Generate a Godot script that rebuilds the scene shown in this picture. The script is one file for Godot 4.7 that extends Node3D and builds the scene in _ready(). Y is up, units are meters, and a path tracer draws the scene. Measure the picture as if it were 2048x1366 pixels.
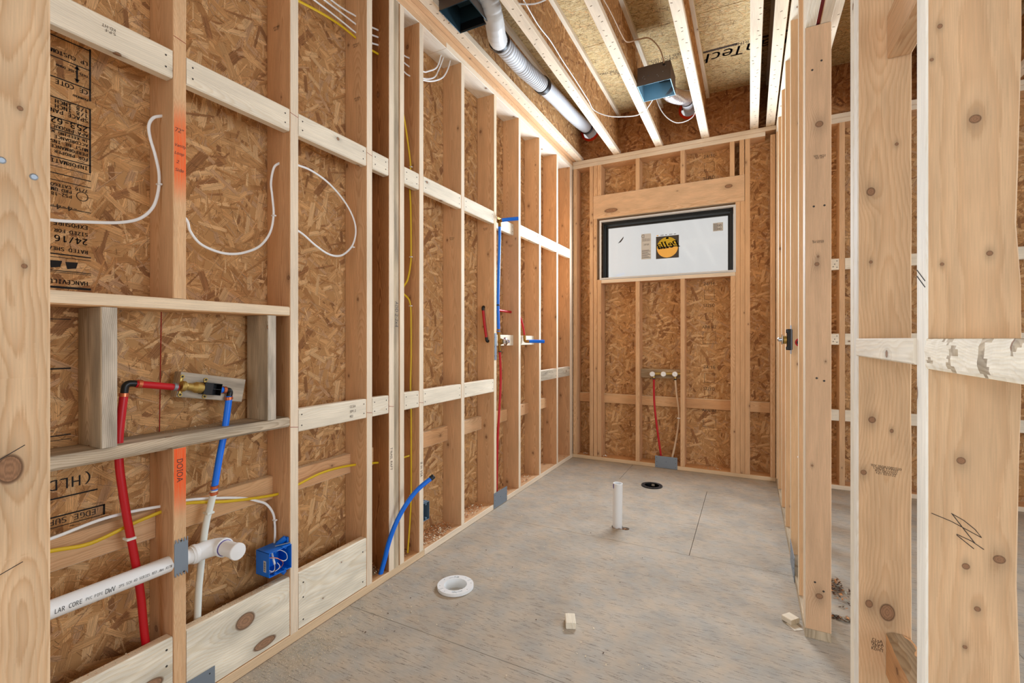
extends Node3D
# A bathroom at rough-in stage: stud walls, wall sheathing, I-joist ceiling, pipes, cables and ducts.

const XL := -1.61      # room face of the left wall
const XO := -1.75      # inner face of its sheathing
const ZB := -4.5       # room face of the back wall
const ZO := -4.64
const XR := 0.2        # room face of the partition on the right
const YP := 2.943      # underside of the top plates
const YJ := 3.02       # underside of the joists
const YS := 3.43       # underside of the floor above

var M := {}
var used := {}
var rng := RandomNumberGenerator.new()
var lanes_h := {}

func _ready():
	rng.seed = 11
	camera_and_light()
	make_materials()
	build_floor()
	build_ceiling()
	build_wall_left()
	build_wall_back()
	build_wall_right()
	build_wall_near()
	build_far_walls()
	build_window()
	build_ducts_and_fans()
	build_left_plumbing()
	build_shower_valve()
	build_back_and_right_plumbing()
	build_cables()
	build_boxes_and_plates()
	build_floor_things()

func camera_and_light():
	var cam := Camera3D.new()
	cam.name = "camera"
	add_child(cam)
	cam.position = Vector3(0, 1.205, 0)
	cam.rotation.y = deg_to_rad(27.156)
	cam.projection = Camera3D.PROJECTION_FRUSTUM
	cam.near = 0.05
	cam.far = 60.0
	cam.size = 2.0 * 683.0 / 926.0 * 0.05
	cam.frustum_offset = Vector2(0, -4.0 / 926.0 * 0.05)
	cam.current = true
	var we := WorldEnvironment.new()
	we.name = "environment"
	var e := Environment.new()
	e.background_mode = Environment.BG_COLOR
	e.background_color = Color8(206, 207, 206)
	e.background_energy_multiplier = 1.0
	e.tonemap_mode = Environment.TONE_MAPPER_LINEAR
	e.tonemap_exposure = 1.12
	e.sdfgi_enabled = true
	e.ssao_enabled = true
	e.ssil_enabled = true
	we.environment = e
	add_child(we)
	var day := Color(0.88, 0.94, 1.0)
	# daylight through the window of this room, the big openings behind the camera and the window of the room on the right; the left wall opening is an added fill
	area("window_daylight", Vector3(-0.715, 2.08, ZB + 0.012), Vector3(0, PI, 0), Vector2(1.08, 0.50), 8.5, day)
	area("opening_fill", Vector3(-0.1, 1.55, 3.3), Vector3.ZERO, Vector2(2.4, 2.3), 2.6, day)
	area("opening_fill", Vector3(3.3, 1.5, -1.2), Vector3(0, PI / 2, 0), Vector2(2.6, 2.0), 9.0, day)
	area("opening_fill", Vector3(-1.70, 1.5, 1.1), Vector3(0, -PI / 2, 0), Vector2(1.5, 1.9), 6.5, day)  # invented opening in the left wall, added to whiten the partition edges

func area(called: String, at: Vector3, turn: Vector3, size: Vector2, energy: float, col: Color):
	var a := AreaLight3D.new()
	a.name = called
	a.area_size = size
	a.light_energy = energy
	a.light_color = col
	a.area_range = 14.0
	a.area_attenuation = 2.0
	a.shadow_enabled = true
	a.position = at
	a.rotation = turn
	add_child(a, true)

# ---------------------------------------------------------------- nodes and names
func numbered(par: Node, called: String) -> String:
	var key := str(par.get_instance_id()) + called
	var n: int = used.get(key, 0)
	used[key] = n + 1
	return called if n == 0 else "%s_%03d" % [called, n]

func part(par: Node, called: String, mesh: Mesh, mat, label := "") -> MeshInstance3D:
	var o := MeshInstance3D.new()
	o.name = numbered(par, called)
	o.mesh = mesh
	if mat is String:
		o.material_override = M[mat]
	elif mat is Material:
		o.material_override = mat
	par.add_child(o, true)
	if label:
		o.set_meta("label", label)
	return o

func setting(called: String) -> Node3D:
	var o := Node3D.new()
	o.name = called
	add_child(o)
	o.set_meta("kind", "structure")
	return o

func thing(called: String, label: String, category: String, group := "", at := Vector3.ZERO) -> Node3D:
	var o := Node3D.new()
	o.name = numbered(self, called)
	add_child(o, true)
	o.position = at
	o.set_meta("label", label)
	o.set_meta("category", category)
	if group:
		o.set_meta("group", group)
	return o

# ---------------------------------------------------------------- mesh builder
class MB:
	var v := [PackedVector3Array()]
	var n := [PackedVector3Array()]
	var t := [PackedVector2Array()]
	var mats := [null]
	var s := 0
	func surface(mat):
		var at := mats.find(mat)
		if at < 0:
			if mats.size() == 1 and mats[0] == null and v[0].is_empty():
				at = 0
				mats[0] = mat
			else:
				at = mats.size()
				mats.append(mat)
				v.append(PackedVector3Array())
				n.append(PackedVector3Array())
				t.append(PackedVector2Array())
		s = at
	func tri(a: Vector3, b: Vector3, c: Vector3, na: Vector3, nb: Vector3, nc: Vector3, ua := Vector2.ZERO, ub := Vector2.ZERO, uc := Vector2.ZERO):
		if (b - a).cross(c - a).dot(na + nb + nc) > 0.0:
			v[s].append_array([a, c, b])
			n[s].append_array([na, nc, nb])
			t[s].append_array([ua, uc, ub])
		else:
			v[s].append_array([a, b, c])
			n[s].append_array([na, nb, nc])
			t[s].append_array([ua, ub, uc])
	func quad(a: Vector3, b: Vector3, c: Vector3, d: Vector3, nn: Vector3, ua := Vector2.ZERO, ub := Vector2.ZERO, uc := Vector2.ZERO, ud := Vector2.ZERO):
		tri(a, b, c, nn, nn, nn, ua, ub, uc)
		tri(a, c, d, nn, nn, nn, ua, uc, ud)
	func squad(a: Vector3, b: Vector3, c: Vector3, d: Vector3, na: Vector3, nb: Vector3, nc: Vector3, nd: Vector3, ua := Vector2.ZERO, ub := Vector2.ZERO, uc := Vector2.ZERO, ud := Vector2.ZERO):
		tri(a, b, c, na, nb, nc, ua, ub, uc)
		tri(a, c, d, na, nc, nd, ua, uc, ud)
	func box(mn: Vector3, mx: Vector3, c := 0.0):
		var o := (mn + mx) * 0.5
		var h := (mx - mn) * 0.5
		c = minf(c, minf(h.x, minf(h.y, h.z)) * 0.9)
		for ax in 3:
			for sg in [-1.0, 1.0]:
				var b := (ax + 1) % 3
				var d := (ax + 2) % 3
				var nn := Vector3.ZERO
				nn[ax] = sg
				var q := []
				for k in [[-1, -1], [1, -1], [1, 1], [-1, 1]]:
					var p := Vector3.ZERO
					p[ax] = sg * h[ax]
					p[b] = k[0] * (h[b] - c)
					p[d] = k[1] * (h[d] - c)
					q.append(o + p)
				quad(q[0], q[1], q[2], q[3], nn)
		if c <= 0.0:
			return
		for ax in 3:
			var b := (ax + 1) % 3
			var d := (ax + 2) % 3
			for sb in [-1.0, 1.0]:
				for sd in [-1.0, 1.0]:
					var nn := Vector3.ZERO
					nn[b] = sb
					nn[d] = sd
					nn = nn.normalized()
					var p := [Vector3.ZERO, Vector3.ZERO, Vector3.ZERO, Vector3.ZERO]
					for i in 4:
						p[i][ax] = (h[ax] - c) * (-1.0 if i == 0 or i == 3 else 1.0)
						p[i][b] = sb * (h[b] - (c if i < 2 else 0.0))
						p[i][d] = sd * (h[d] - (0.0 if i < 2 else c))
						p[i] += o
					quad(p[0], p[1], p[2], p[3], nn)
		for sx in [-1.0, 1.0]:
			for sy in [-1.0, 1.0]:
				for sz in [-1.0, 1.0]:
					var nn := Vector3(sx, sy, sz).normalized()
					tri(o + Vector3(sx * h.x, sy * (h.y - c), sz * (h.z - c)), o + Vector3(sx * (h.x - c), sy * h.y, sz * (h.z - c)), o + Vector3(sx * (h.x - c), sy * (h.y - c), sz * h.z), nn, nn, nn)
	func revolve(at: Vector3, axis: Vector3, profile: Array, sides := 20):
		# profile of Vector2(radius, height along the axis)
		axis = axis.normalized()
		var e1 := axis.cross(Vector3.UP if absf(axis.y) < 0.9 else Vector3.RIGHT).normalized()
		var e2 := axis.cross(e1)
		for i in profile.size() - 1:
			var p: Vector2 = profile[i]
			var q: Vector2 = profile[i + 1]
			var sl := Vector2(q.y - p.y, p.x - q.x).normalized()
			for k in sides:
				var a0 := TAU * k / sides
				var a1 := TAU * (k + 1) / sides
				var d0 := e1 * cos(a0) + e2 * sin(a0)
				var d1 := e1 * cos(a1) + e2 * sin(a1)
				var n0 := d0 * sl.x + axis * sl.y
				var n1 := d1 * sl.x + axis * sl.y
				if p.x > 1e-6:
					tri(at + d0 * p.x + axis * p.y, at + d1 * p.x + axis * p.y, at + d1 * q.x + axis * q.y, n0, n1, n1)
				if q.x > 1e-6:
					tri(at + d0 * p.x + axis * p.y, at + d1 * q.x + axis * q.y, at + d0 * q.x + axis * q.y, n0, n1, n0)
	func tube(pts: Array, radius, sides := 10, flat := 1.0, caps := true, flat_dir := Vector3.ZERO):
		var nrm := Vector3.ZERO
		var rings := []
		for i in pts.size():
			var d: Vector3 = (pts[mini(i + 1, pts.size() - 1)] - pts[maxi(i - 1, 0)]).normalized()
			if flat_dir != Vector3.ZERO:
				nrm = (flat_dir - d * flat_dir.dot(d)).normalized()
			elif nrm == Vector3.ZERO:
				nrm = d.cross(Vector3.UP if absf(d.y) < 0.9 else Vector3.RIGHT).normalized()
			else:
				nrm = (nrm - d * nrm.dot(d)).normalized()
			var bn := d.cross(nrm)
			var r: float = radius[i] if radius is Array else radius
			var slope := 0.0
			if radius is Array:
				var i0 := maxi(i - 1, 0)
				var i1 := mini(i + 1, pts.size() - 1)
				slope = (radius[i1] - radius[i0]) / maxf(1e-5, (pts[i1] - pts[i0]).length())
			var ring := []
			for k in sides:
				var a := TAU * k / sides
				ring.append([pts[i] + nrm * cos(a) * r * flat + bn * sin(a) * r, (nrm * cos(a) / flat + bn * sin(a) - d * slope).normalized()])
			rings.append(ring)
		for i in rings.size() - 1:
			for k in sides:
				var a = rings[i][k]
				var b = rings[i][(k + 1) % sides]
				var c = rings[i + 1][(k + 1) % sides]
				var d = rings[i + 1][k]
				squad(a[0], b[0], c[0], d[0], a[1], b[1], c[1], d[1])
		if caps:
			for e in [0, rings.size() - 1]:
				var d: Vector3 = (pts[0] - pts[1]) if e == 0 else (pts[e] - pts[e - 1])
				d = d.normalized()
				for k in sides:
					tri(pts[e], rings[e][k][0], rings[e][(k + 1) % sides][0], d, d, d)
	func mesh() -> ArrayMesh:
		var m := ArrayMesh.new()
		for i in v.size():
			if v[i].is_empty():
				continue
			var arr := []
			arr.resize(Mesh.ARRAY_MAX)
			arr[Mesh.ARRAY_VERTEX] = v[i]
			arr[Mesh.ARRAY_NORMAL] = n[i]
			arr[Mesh.ARRAY_TEX_UV] = t[i]
			m.add_surface_from_arrays(Mesh.PRIMITIVE_TRIANGLES, arr)
			if mats[i]:
				m.surface_set_material(m.get_surface_count() - 1, mats[i])
		return m

func smooth(pts: Array, steps := 6) -> Array:
	var out := []
	for i in pts.size() - 1:
		var p0: Vector3 = pts[maxi(i - 1, 0)]
		var p3: Vector3 = pts[mini(i + 2, pts.size() - 1)]
		for k in steps:
			out.append(pts[i].cubic_interpolate(pts[i + 1], p0, p3, float(k) / steps))
	out.append(pts[-1])
	return out

func text_into(mb: MB, s: String, height: float, at: Vector3, right: Vector3, up: Vector3, serif := false, align := 0, shear := 0.0, mono := false):
	var tm := TextMesh.new()
	var f := SystemFont.new()
	f.font_names = PackedStringArray(["Droid Serif" if serif else ("Droid Sans Mono" if mono else "Droid Sans")])
	tm.font = f
	tm.text = s
	tm.font_size = 24
	tm.pixel_size = 1.0 / 17.0
	tm.depth = 0.0
	tm.curve_step = 4.0
	tm.horizontal_alignment = align
	tm.vertical_alignment = VERTICAL_ALIGNMENT_CENTER
	var arr := tm.get_mesh_arrays()
	if arr.is_empty() or arr[Mesh.ARRAY_VERTEX] == null:
		return
	var vs: PackedVector3Array = arr[Mesh.ARRAY_VERTEX]
	var idx = arr[Mesh.ARRAY_INDEX]
	var nn := right.cross(up).normalized()
	var q := []
	for p in vs:
		q.append(at + right * (p.x + p.y * shear) * height + up * p.y * height)
	if idx == null or idx.size() == 0:
		idx = PackedInt32Array(range(vs.size()))
	for i in idx.size() / 3:
		mb.tri(q[idx[i * 3]], q[idx[i * 3 + 1]], q[idx[i * 3 + 2]], nn, nn, nn)

# ---------------------------------------------------------------- materials and computed textures
func plain(key: String, col: Color, rough := 0.6, metal := 0.0) -> StandardMaterial3D:
	var m := StandardMaterial3D.new()
	m.resource_name = key
	m.albedo_color = col
	m.roughness = rough
	m.metallic = metal
	M[key] = m
	return m

func noise_bytes(w: int, h: int, freq: float, sd: int, oct := 3) -> PackedByteArray:
	var n := FastNoiseLite.new()
	n.seed = sd
	n.frequency = freq
	n.noise_type = FastNoiseLite.TYPE_SIMPLEX_SMOOTH
	n.fractal_octaves = oct
	return n.get_seamless_image(w, h, false, false, 0.12, true).get_data()

var fib: PackedByteArray
var blot: PackedByteArray

# Draws one board of wood into columns x0 .. x0 + wpx of a 2048 x 2048 picture: growth rings cut along the grain, bent round the knots.
func wood(buf: PackedByteArray, x0: int, wpx: int, width: float, length: float, p: Dictionary):
	var n1 := FastNoiseLite.new()
	n1.seed = p.seed
	n1.frequency = 1.0
	n1.fractal_octaves = 2
	var knots: Array = p.get("knots", [])
	var early: Color = p.early
	var late: Color = p.late
	var spacing: float = p.get("spacing", 0.0045)
	var soft: float = p.get("contrast", 1.0)
	var tints: Array = p.get("tints", [])
	var blotch: float = p.get("blotch", 0.10)
	var r0: int = p.seed * 37
	for y in 2048:
		var yy := y * length / 2048.0
		var cx: float = p.get("cx", 0.0) + 0.03 * n1.get_noise_2d(yy * 1.3, 3.0) + 0.006 * n1.get_noise_2d(yy * 6.0, 9.0)
		var d: float = p.get("d", 0.03) + p.get("amp", 0.03) * n1.get_noise_2d(yy * p.get("wave", 0.9), 20.0) + 0.002 * n1.get_noise_2d(yy * 9.0, 31.0)
		var near := []
		for k in knots:
			if absf(yy - k[1]) < k[2] * 9.0:
				near.append(k)
		var tr := 1.0
		var tg := 1.0
		var tb := 1.0
		var ta := 0.0
		for z in tints:
			if yy > z[0] and yy < z[1]:
				var e := minf(1.0, minf(yy - z[0], z[1] - yy) / z[3])
				ta = z[4] * e * e * (3.0 - 2.0 * e)
				tr = z[2].r
				tg = z[2].g
				tb = z[2].b
		var frow := ((y + r0) / 10 % 1024) * 1024
		var brow := (y / 4 + r0) % 512 * 512
		var at := (y * 2048 + x0) * 3
		for x in wpx:
			var xx := (x + 0.5) * width / wpx - width * 0.5
			var disp := 0.0
			var kin := 9.0
			var shade := 1.0
			for k in near:
				var kx: float = xx - k[0]
				var ky: float = yy - k[1]
				var kr: float = k[2]
				var e2 := (kx * kx + ky * ky * 0.16) / (kr * kr * 5.0)
				disp += kr * 1.3 * exp(-e2)
				shade -= 0.16 * exp(-(kx * kx + ky * ky * 0.3) / (kr * kr * 3.0))
				var q: float = sqrt(kx * kx + ky * ky * k[3]) / kr
				kin = minf(kin, q)
			var fn := fib[frow + (x * 2 + r0) % 1024] / 255.0 - 0.5
			var rr := (sqrt((xx - cx) * (xx - cx) + d * d) - disp) / spacing + fn * 0.28
			var f := rr - floorf(rr)
			f = pow(f / 0.82, 2.2) if f < 0.82 else (1.0 - f) / 0.18
			f = clampf(f * soft, 0.0, 1.0)
			var tone := (1.0 + fn * 0.10 + (blot[brow + (x + r0) % 512] / 255.0 - 0.5) * blotch) * shade
			var r := lerpf(early.r, late.r, f) * tone
			var g := lerpf(early.g, late.g, f) * tone
			var b := lerpf(early.b, late.b, f) * tone
			if kin < 1.15:
				var ring := 0.5 + 0.5 * sin(kin * 16.0 + fn * 5.0)
				var w := 1.0 - smoothstep(0.9, 1.15, kin)
				var dk := 0.54 + 0.12 * ring if kin < 0.85 else 0.42
				r = lerpf(r, dk * 0.98, w * 0.85)
				g = lerpf(g, dk * 0.72, w * 0.85)
				b = lerpf(b, dk * 0.53, w * 0.85)
			if ta > 0.0:
				var a := ta * (0.72 + 0.5 * fn - 0.35 * f)
				r = lerpf(r, tr, a)
				g = lerpf(g, tg, a)
				b = lerpf(b, tb, a)
			buf[at] = clampi(int(r * 255.0), 0, 255)
			buf[at + 1] = clampi(int(g * 255.0), 0, 255)
			buf[at + 2] = clampi(int(b * 255.0), 0, 255)
			at += 3

func random_knots(r: RandomNumberGenerator, width: float, length: float, count: int, small := 0.004, big := 0.010) -> Array:
	var out := []
	for i in count:
		out.append([r.randf_range(-0.42, 0.42) * width, (i + r.randf()) * length / count, r.randf_range(small, big), r.randf_range(0.5, 1.0)])
	return out

func picture(buf: PackedByteArray, size: int) -> ImageTexture:
	return ImageTexture.create_from_image(Image.create_from_data(size, size, false, Image.FORMAT_RGB8, buf))

func wood_material(key: String, tex: Texture2D, tint: Color, rough := 0.78):
	var m := plain(key, tint, rough)
	m.albedo_texture = tex
	m.heightmap_enabled = true
	m.heightmap_texture = tex
	m.heightmap_scale = 0.05
	m.metallic_specular = 0.3

func make_materials():
	var t0 := Time.get_ticks_msec()
	fib = noise_bytes(1024, 1024, 0.09, 5, 4)
	blot = noise_bytes(512, 512, 0.012, 6, 3)
	var r := RandomNumberGenerator.new()
	r.seed = 77
	# atlas A: fourteen boards, each 0.146 m by 3 m: 0-8 tan studs, 9-11 pale blocking, 12 weathered grey, 13 edge grain paled to look lit
	var a := PackedByteArray()
	a.resize(2048 * 2048 * 3)
	for i in 14:
		var pale := i >= 9 and i <= 11
		var p := {"seed": 40 + i * 3, "early": Color(0.87, 0.715, 0.55), "late": Color(0.765, 0.575, 0.41), "cx": r.randf_range(-0.05, 0.05), "d": r.randf_range(0.015, 0.06), "amp": r.randf_range(0.02, 0.05), "spacing": r.randf_range(0.0035, 0.006), "wave": r.randf_range(0.5, 1.1), "contrast": r.randf_range(0.4, 0.75)}
		p.knots = random_knots(r, 0.146, 3.0, r.randi_range(3, 6), 0.003, 0.009)
		if i % 3 == 1:
			p.early = Color(0.85, 0.675, 0.505)
			p.late = Color(0.72, 0.52, 0.36)
		if pale:
			p.early = Color(0.93, 0.90, 0.84)
			p.late = Color(0.87, 0.815, 0.72)
			p.contrast = 0.6
			p.knots = random_knots(r, 0.146, 3.0, 4, 0.004, 0.008)
		if i == 12:
			p.early = Color(0.735, 0.675, 0.585)
			p.late = Color(0.60, 0.53, 0.44)
			p.contrast = 0.7
			p.blotch = 0.45
		if i == 13:
			p.cx = 0.25
			p.knots = []
			p.spacing = 0.0035
			p.early = Color(0.925, 0.86, 0.765)  # lighter than the same wood elsewhere, light on narrow faces painted in
			p.late = Color(0.865, 0.765, 0.635)
		wood(a, i * 146, 146, 0.146, 3.0, p)
	var ta := picture(a, 2048)
	wood_material("tan", ta, Color(1, 1, 1))
	wood_material("tan_warm", ta, Color(0.95, 0.90, 0.83))
	wood_material("tan_light", ta, Color(1.0, 0.985, 0.955))
	wood_material("deep", ta, Color(0.80, 0.69, 0.57))
	# atlas H: boards seen close by
	var h := PackedByteArray()
	h.resize(2048 * 2048 * 3)
	var tan_e := Color(0.875, 0.73, 0.565)
	var tan_l := Color(0.785, 0.605, 0.435)
	var specs := [
		["jamb", 260, 0.14, 1.4, {"seed": 3, "early": Color(0.895, 0.765, 0.61), "late": Color(0.80, 0.625, 0.455), "cx": -0.04, "d": 0.016, "amp": 0.03, "wave": 1.9, "spacing": 0.0072, "contrast": 0.6, "knots": [[-0.03, 0.90, 0.013, 0.5], [-0.044, 0.636, 0.003, 1.0], [-0.04, 0.43, 0.003, 1.0]]}],
		["post", 180, 0.089, 2.5, {"seed": 12, "early": Color(0.87, 0.72, 0.57), "late": Color(0.79, 0.61, 0.455), "cx": -0.08, "d": 0.03, "amp": 0.02, "spacing": 0.004, "contrast": 0.6, "knots": [[0.004, 0.47, 0.013, 1.2], [-0.004, 1.03, 0.008, 1.2], [0.0, 1.0, 0.004, 1.0], [0.004, 2.36, 0.012, 1.3], [-0.02, 1.84, 0.004, 1.0], [0.025, 1.42, 0.003, 1.0]]}],
		["king", 200, 0.089, 1.5, {"seed": 23, "early": tan_e, "late": tan_l, "cx": 0.004, "d": 0.014, "amp": 0.026, "wave": 1.6, "spacing": 0.0058, "contrast": 0.42, "knots": [[-0.022, 0.44, 0.007, 0.7], [-0.022, 0.585, 0.003, 1.0], [0.02, 0.35, 0.003, 1.0], [-0.02, 0.91, 0.006, 0.9], [0.012, 0.93, 0.003, 0.6], [-0.034, 1.02, 0.005, 1.0], [-0.025, 1.29, 0.006, 0.6], [0.005, 1.30, 0.012, 0.5]]}],
		["close", 220, 0.089, 1.2, {"seed": 37, "early": tan_e, "late": tan_l, "cx": 0.0, "d": 0.05, "amp": 0.03, "wave": 0.9, "spacing": 0.0075, "contrast": 0.35, "knots": [[-0.031, 0.06, 0.0025, 0.8], [0.002, 0.184, 0.0055, 1.2], [-0.039, 0.10, 0.002, 1.0], [0.015, 0.35, 0.003, 1.0], [-0.029, 0.36, 0.002, 1.0], [-0.039, 0.465, 0.005, 1.0], [-0.011, 0.605, 0.0042, 1.0], [0.0236, 0.72, 0.0055, 1.3], [-0.0066, 0.735, 0.0036, 1.0], [0.004, 0.785, 0.003, 1.0], [-0.0075, 0.835, 0.0022, 1.0]]}],
		["wide", 300, 0.235, 1.6, {"seed": 51, "early": Color(0.93, 0.90, 0.825), "late": Color(0.87, 0.80, 0.67), "cx": 0.03, "d": 0.05, "amp": 0.06, "wave": 1.6, "spacing": 0.009, "contrast": 0.55, "blotch": 0.16, "knots": [[0.0, 0.64, 0.018, 0.3], [0.0375, 1.02, 0.027, 0.6], [-0.085, 1.095, 0.017, 0.15], [-0.05, 1.35, 0.003, 1.0], [0.06, 1.45, 0.003, 1.0]]}],
		["header", 300, 0.235, 1.6, {"seed": 64, "early": Color(0.87, 0.735, 0.59), "late": Color(0.80, 0.63, 0.475), "cx": -0.1, "d": 0.04, "amp": 0.03, "spacing": 0.007, "contrast": 0.7, "knots": [[0.03, 0.37, 0.016, 0.3], [-0.05, 1.42, 0.02, 0.1], [0.05, 0.8, 0.004, 1.0]]}],
		["dark", 160, 0.14, 3.0, {"seed": 71, "early": Color(0.72, 0.52, 0.34), "late": Color(0.54, 0.355, 0.21), "cx": 0.0, "d": 0.014, "amp": 0.02, "wave": 1.2, "spacing": 0.005, "knots": [[-0.055, 1.77, 0.009, 0.7], [-0.03, 0.96, 0.005, 1.0], [0.0, 0.55, 0.008, 0.5]]}],
		["painted", 60, 0.038, 3.0, {"seed": 82, "early": Color(0.915, 0.78, 0.61), "late": Color(0.79, 0.575, 0.40), "cx": 0.06, "d": 0.0, "amp": 0.0, "spacing": 0.004, "knots": [[0.0, 1.86, 0.004, 1.0]], "tints": [[1.02, 1.38, Color(1.0, 0.37, 0.16), 0.13, 1.1], [1.98, 2.38, Color(1.0, 0.33, 0.13), 0.14, 1.2]]}],
		["blush", 60, 0.038, 3.0, {"seed": 83, "early": Color(0.925, 0.86, 0.75), "late": Color(0.85, 0.74, 0.58), "cx": 0.06, "d": 0.0, "amp": 0.0, "spacing": 0.004, "tints": [[0.9, 1.35, Color(1.0, 0.45, 0.25), 0.2, 0.6]]}],
		["grey", 160, 0.089, 1.6, {"seed": 91, "early": Color(0.77, 0.725, 0.655), "late": Color(0.62, 0.57, 0.505), "cx": 0.2, "d": 0.03, "amp": 0.02, "spacing": 0.0045, "contrast": 0.7, "blotch": 0.35}],
	]
	var x0 := 0
	for s in specs:
		wood(h, x0, s[1], s[2], s[3], s[4])
		lanes_h[s[0]] = [x0, s[1], s[2], s[3]]
		x0 += s[1] + 4
	var th := picture(h, 2048)
	wood_material("hero", th, Color(1, 1, 1))
	print("wood ", Time.get_ticks_msec() - t0, " columns ", x0)
	t0 = Time.get_ticks_msec()
	# strand boards
	var osb := strand_board(2048, 3600, 1.45, PI, 301, [Color(0.745, 0.565, 0.375), Color(0.80, 0.625, 0.43), Color(0.685, 0.50, 0.32), Color(0.84, 0.685, 0.50), Color(0.585, 0.415, 0.275), Color(0.755, 0.60, 0.45)], 0.20)
	board_material("osb", osb, 0.75, 0.9, 0.11)
	var fine := strand_board(1024, 7000, 0.36, 0.35, 302, [Color(0.81, 0.71, 0.545), Color(0.85, 0.765, 0.61), Color(0.77, 0.655, 0.48), Color(0.87, 0.79, 0.65), Color(0.71, 0.58, 0.42)], 0.15)
	board_material("deck_under", fine, 1.0, 0.85, 0.05)
	M.deck_under.albedo_color = Color(1.0, 0.99, 0.94)
	board_material("web", osb, 0.85, 0.85, 0.05)
	M.web.albedo_color = Color(1.0, 0.98, 0.95)
	M.web.uv1_offset = Vector3(0.2, 0.4, 0.6)
	board_material("rim", osb, 0.9, 0.9, 0.06)
	M.rim.albedo_color = Color(0.86, 0.78, 0.72)  # darkened copy of the strand board, shade of an unlit rim
	M.rim.uv1_offset = Vector3(0.37, 0.21, 0.13)
	var fl := floor_picture()
	board_material("deck", fl, 0.5, 0.72, 0.06)
	print("boards ", Time.get_ticks_msec() - t0)
	# others
	plain("ink", Color(0.06, 0.055, 0.05), 0.8)
	plain("ink_soft", Color(0.25, 0.19, 0.14), 0.8)
	plain("pencil", Color(0.22, 0.2, 0.19), 0.7)
	plain("chalk_red", Color(0.62, 0.16, 0.10), 0.9)
	plain("red_pipe", Color(0.74, 0.03, 0.10), 0.38)
	plain("blue_pipe", Color(0.0, 0.46, 0.95), 0.38)
	plain("white_pipe", Color(0.90, 0.92, 0.89), 0.4)
	plain("tan_pipe", Color(0.84, 0.73, 0.60), 0.45)
	plain("pvc", Color(0.95, 0.955, 0.95), 0.35)
	plain("primer", Color(0.30, 0.22, 0.60), 0.5)
	plain("romex_white", Color(0.95, 0.955, 0.95), 0.45)
	plain("romex_yellow", Color(0.86, 0.72, 0.10), 0.45)
	plain("romex_tan", Color(0.75, 0.62, 0.50), 0.5)
	plain("black", Color(0.025, 0.025, 0.03), 0.4)
	plain("dark_grey", Color(0.13, 0.14, 0.15), 0.5)
	plain("brass", Color(0.74, 0.63, 0.36), 0.4, 0.85)
	plain("brass_dull", Color(0.62, 0.47, 0.24), 0.45, 0.8)
	plain("copper", Color(0.86, 0.50, 0.35), 0.32, 0.9)
	plain("steel", Color(0.60, 0.63, 0.66), 0.45, 0.75)
	plain("galvanised", Color(0.56, 0.61, 0.66), 0.5, 0.6)
	plain("chrome", Color(0.78, 0.80, 0.83), 0.15, 1.0)
	plain("fan_reflect_grey", Color(0.44, 0.40, 0.37), 0.45, 0.6)  # one metal; the fan tones paint its differing reflections
	plain("fan_reflect_blue", Color(0.52, 0.66, 0.72), 0.4, 0.35)
	plain("fan_reflect_dark", Color(0.20, 0.29, 0.33), 0.35, 0.4)
	plain("box_blue", Color(0.0, 0.44, 0.86), 0.42)
	plain("box_grey", Color(0.36, 0.45, 0.52), 0.5)
	plain("duct_white", Color(0.80, 0.81, 0.82), 0.5)
	plain("foil", Color(0.85, 0.85, 0.86), 0.25, 0.85)
	plain("foam_orange", Color(0.95, 0.28, 0.06), 0.75)
	M.foam_orange.backlight_enabled = true
	M.foam_orange.backlight = Color(1.0, 0.35, 0.1)
	plain("tape_white", Color(0.83, 0.83, 0.82), 0.4)
	plain("frame_dark", Color(0.05, 0.065, 0.065), 0.35)
	plain("frame_line", Color(0.22, 0.24, 0.24), 0.4)
	plain("sticker_dark", Color(0.24, 0.21, 0.17), 0.5)
	plain("sticker_yellow", Color(0.80, 0.66, 0.06), 0.5)
	plain("sticker_amber", Color(0.97, 0.74, 0.33), 0.5)
	plain("paper", Color(0.80, 0.79, 0.76), 0.7)
	plain("print_grey", Color(0.36, 0.34, 0.32), 0.7)
	plain("red_gap", Color(0.45, 0.08, 0.07), 0.8)
	plain("chip_pale", Color(0.90, 0.83, 0.70), 0.8)
	plain("chip_tan", Color(0.80, 0.56, 0.36), 0.85)
	plain("chip_dark", Color(0.33, 0.22, 0.14), 0.85)
	plain("dust", Color(0.80, 0.74, 0.62), 0.95)
	plain("dust_grey", Color(0.63, 0.60, 0.53), 0.95)
	plain("light_block", Color(0.18, 0.16, 0.14), 0.95)  # dark filler of the unseen boxes added against light leaks
	plain("nail_head", Color(0.30, 0.28, 0.26), 0.5, 0.6)
	var g := plain("glass", Color(0.97, 0.98, 0.98, 0.05), 0.05)
	g.transparency = BaseMaterial3D.TRANSPARENCY_ALPHA

func board_material(key: String, tex: Texture2D, scale: float, rough: float, relief: float):
	var m := plain(key, Color(1, 1, 1), rough)
	m.albedo_texture = tex
	m.uv1_triplanar = true
	m.uv1_world_triplanar = true
	m.uv1_scale = Vector3.ONE * scale
	m.uv1_triplanar_sharpness = 8.0
	m.heightmap_enabled = true
	m.heightmap_texture = tex
	m.heightmap_scale = relief
	m.metallic_specular = 0.3

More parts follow.
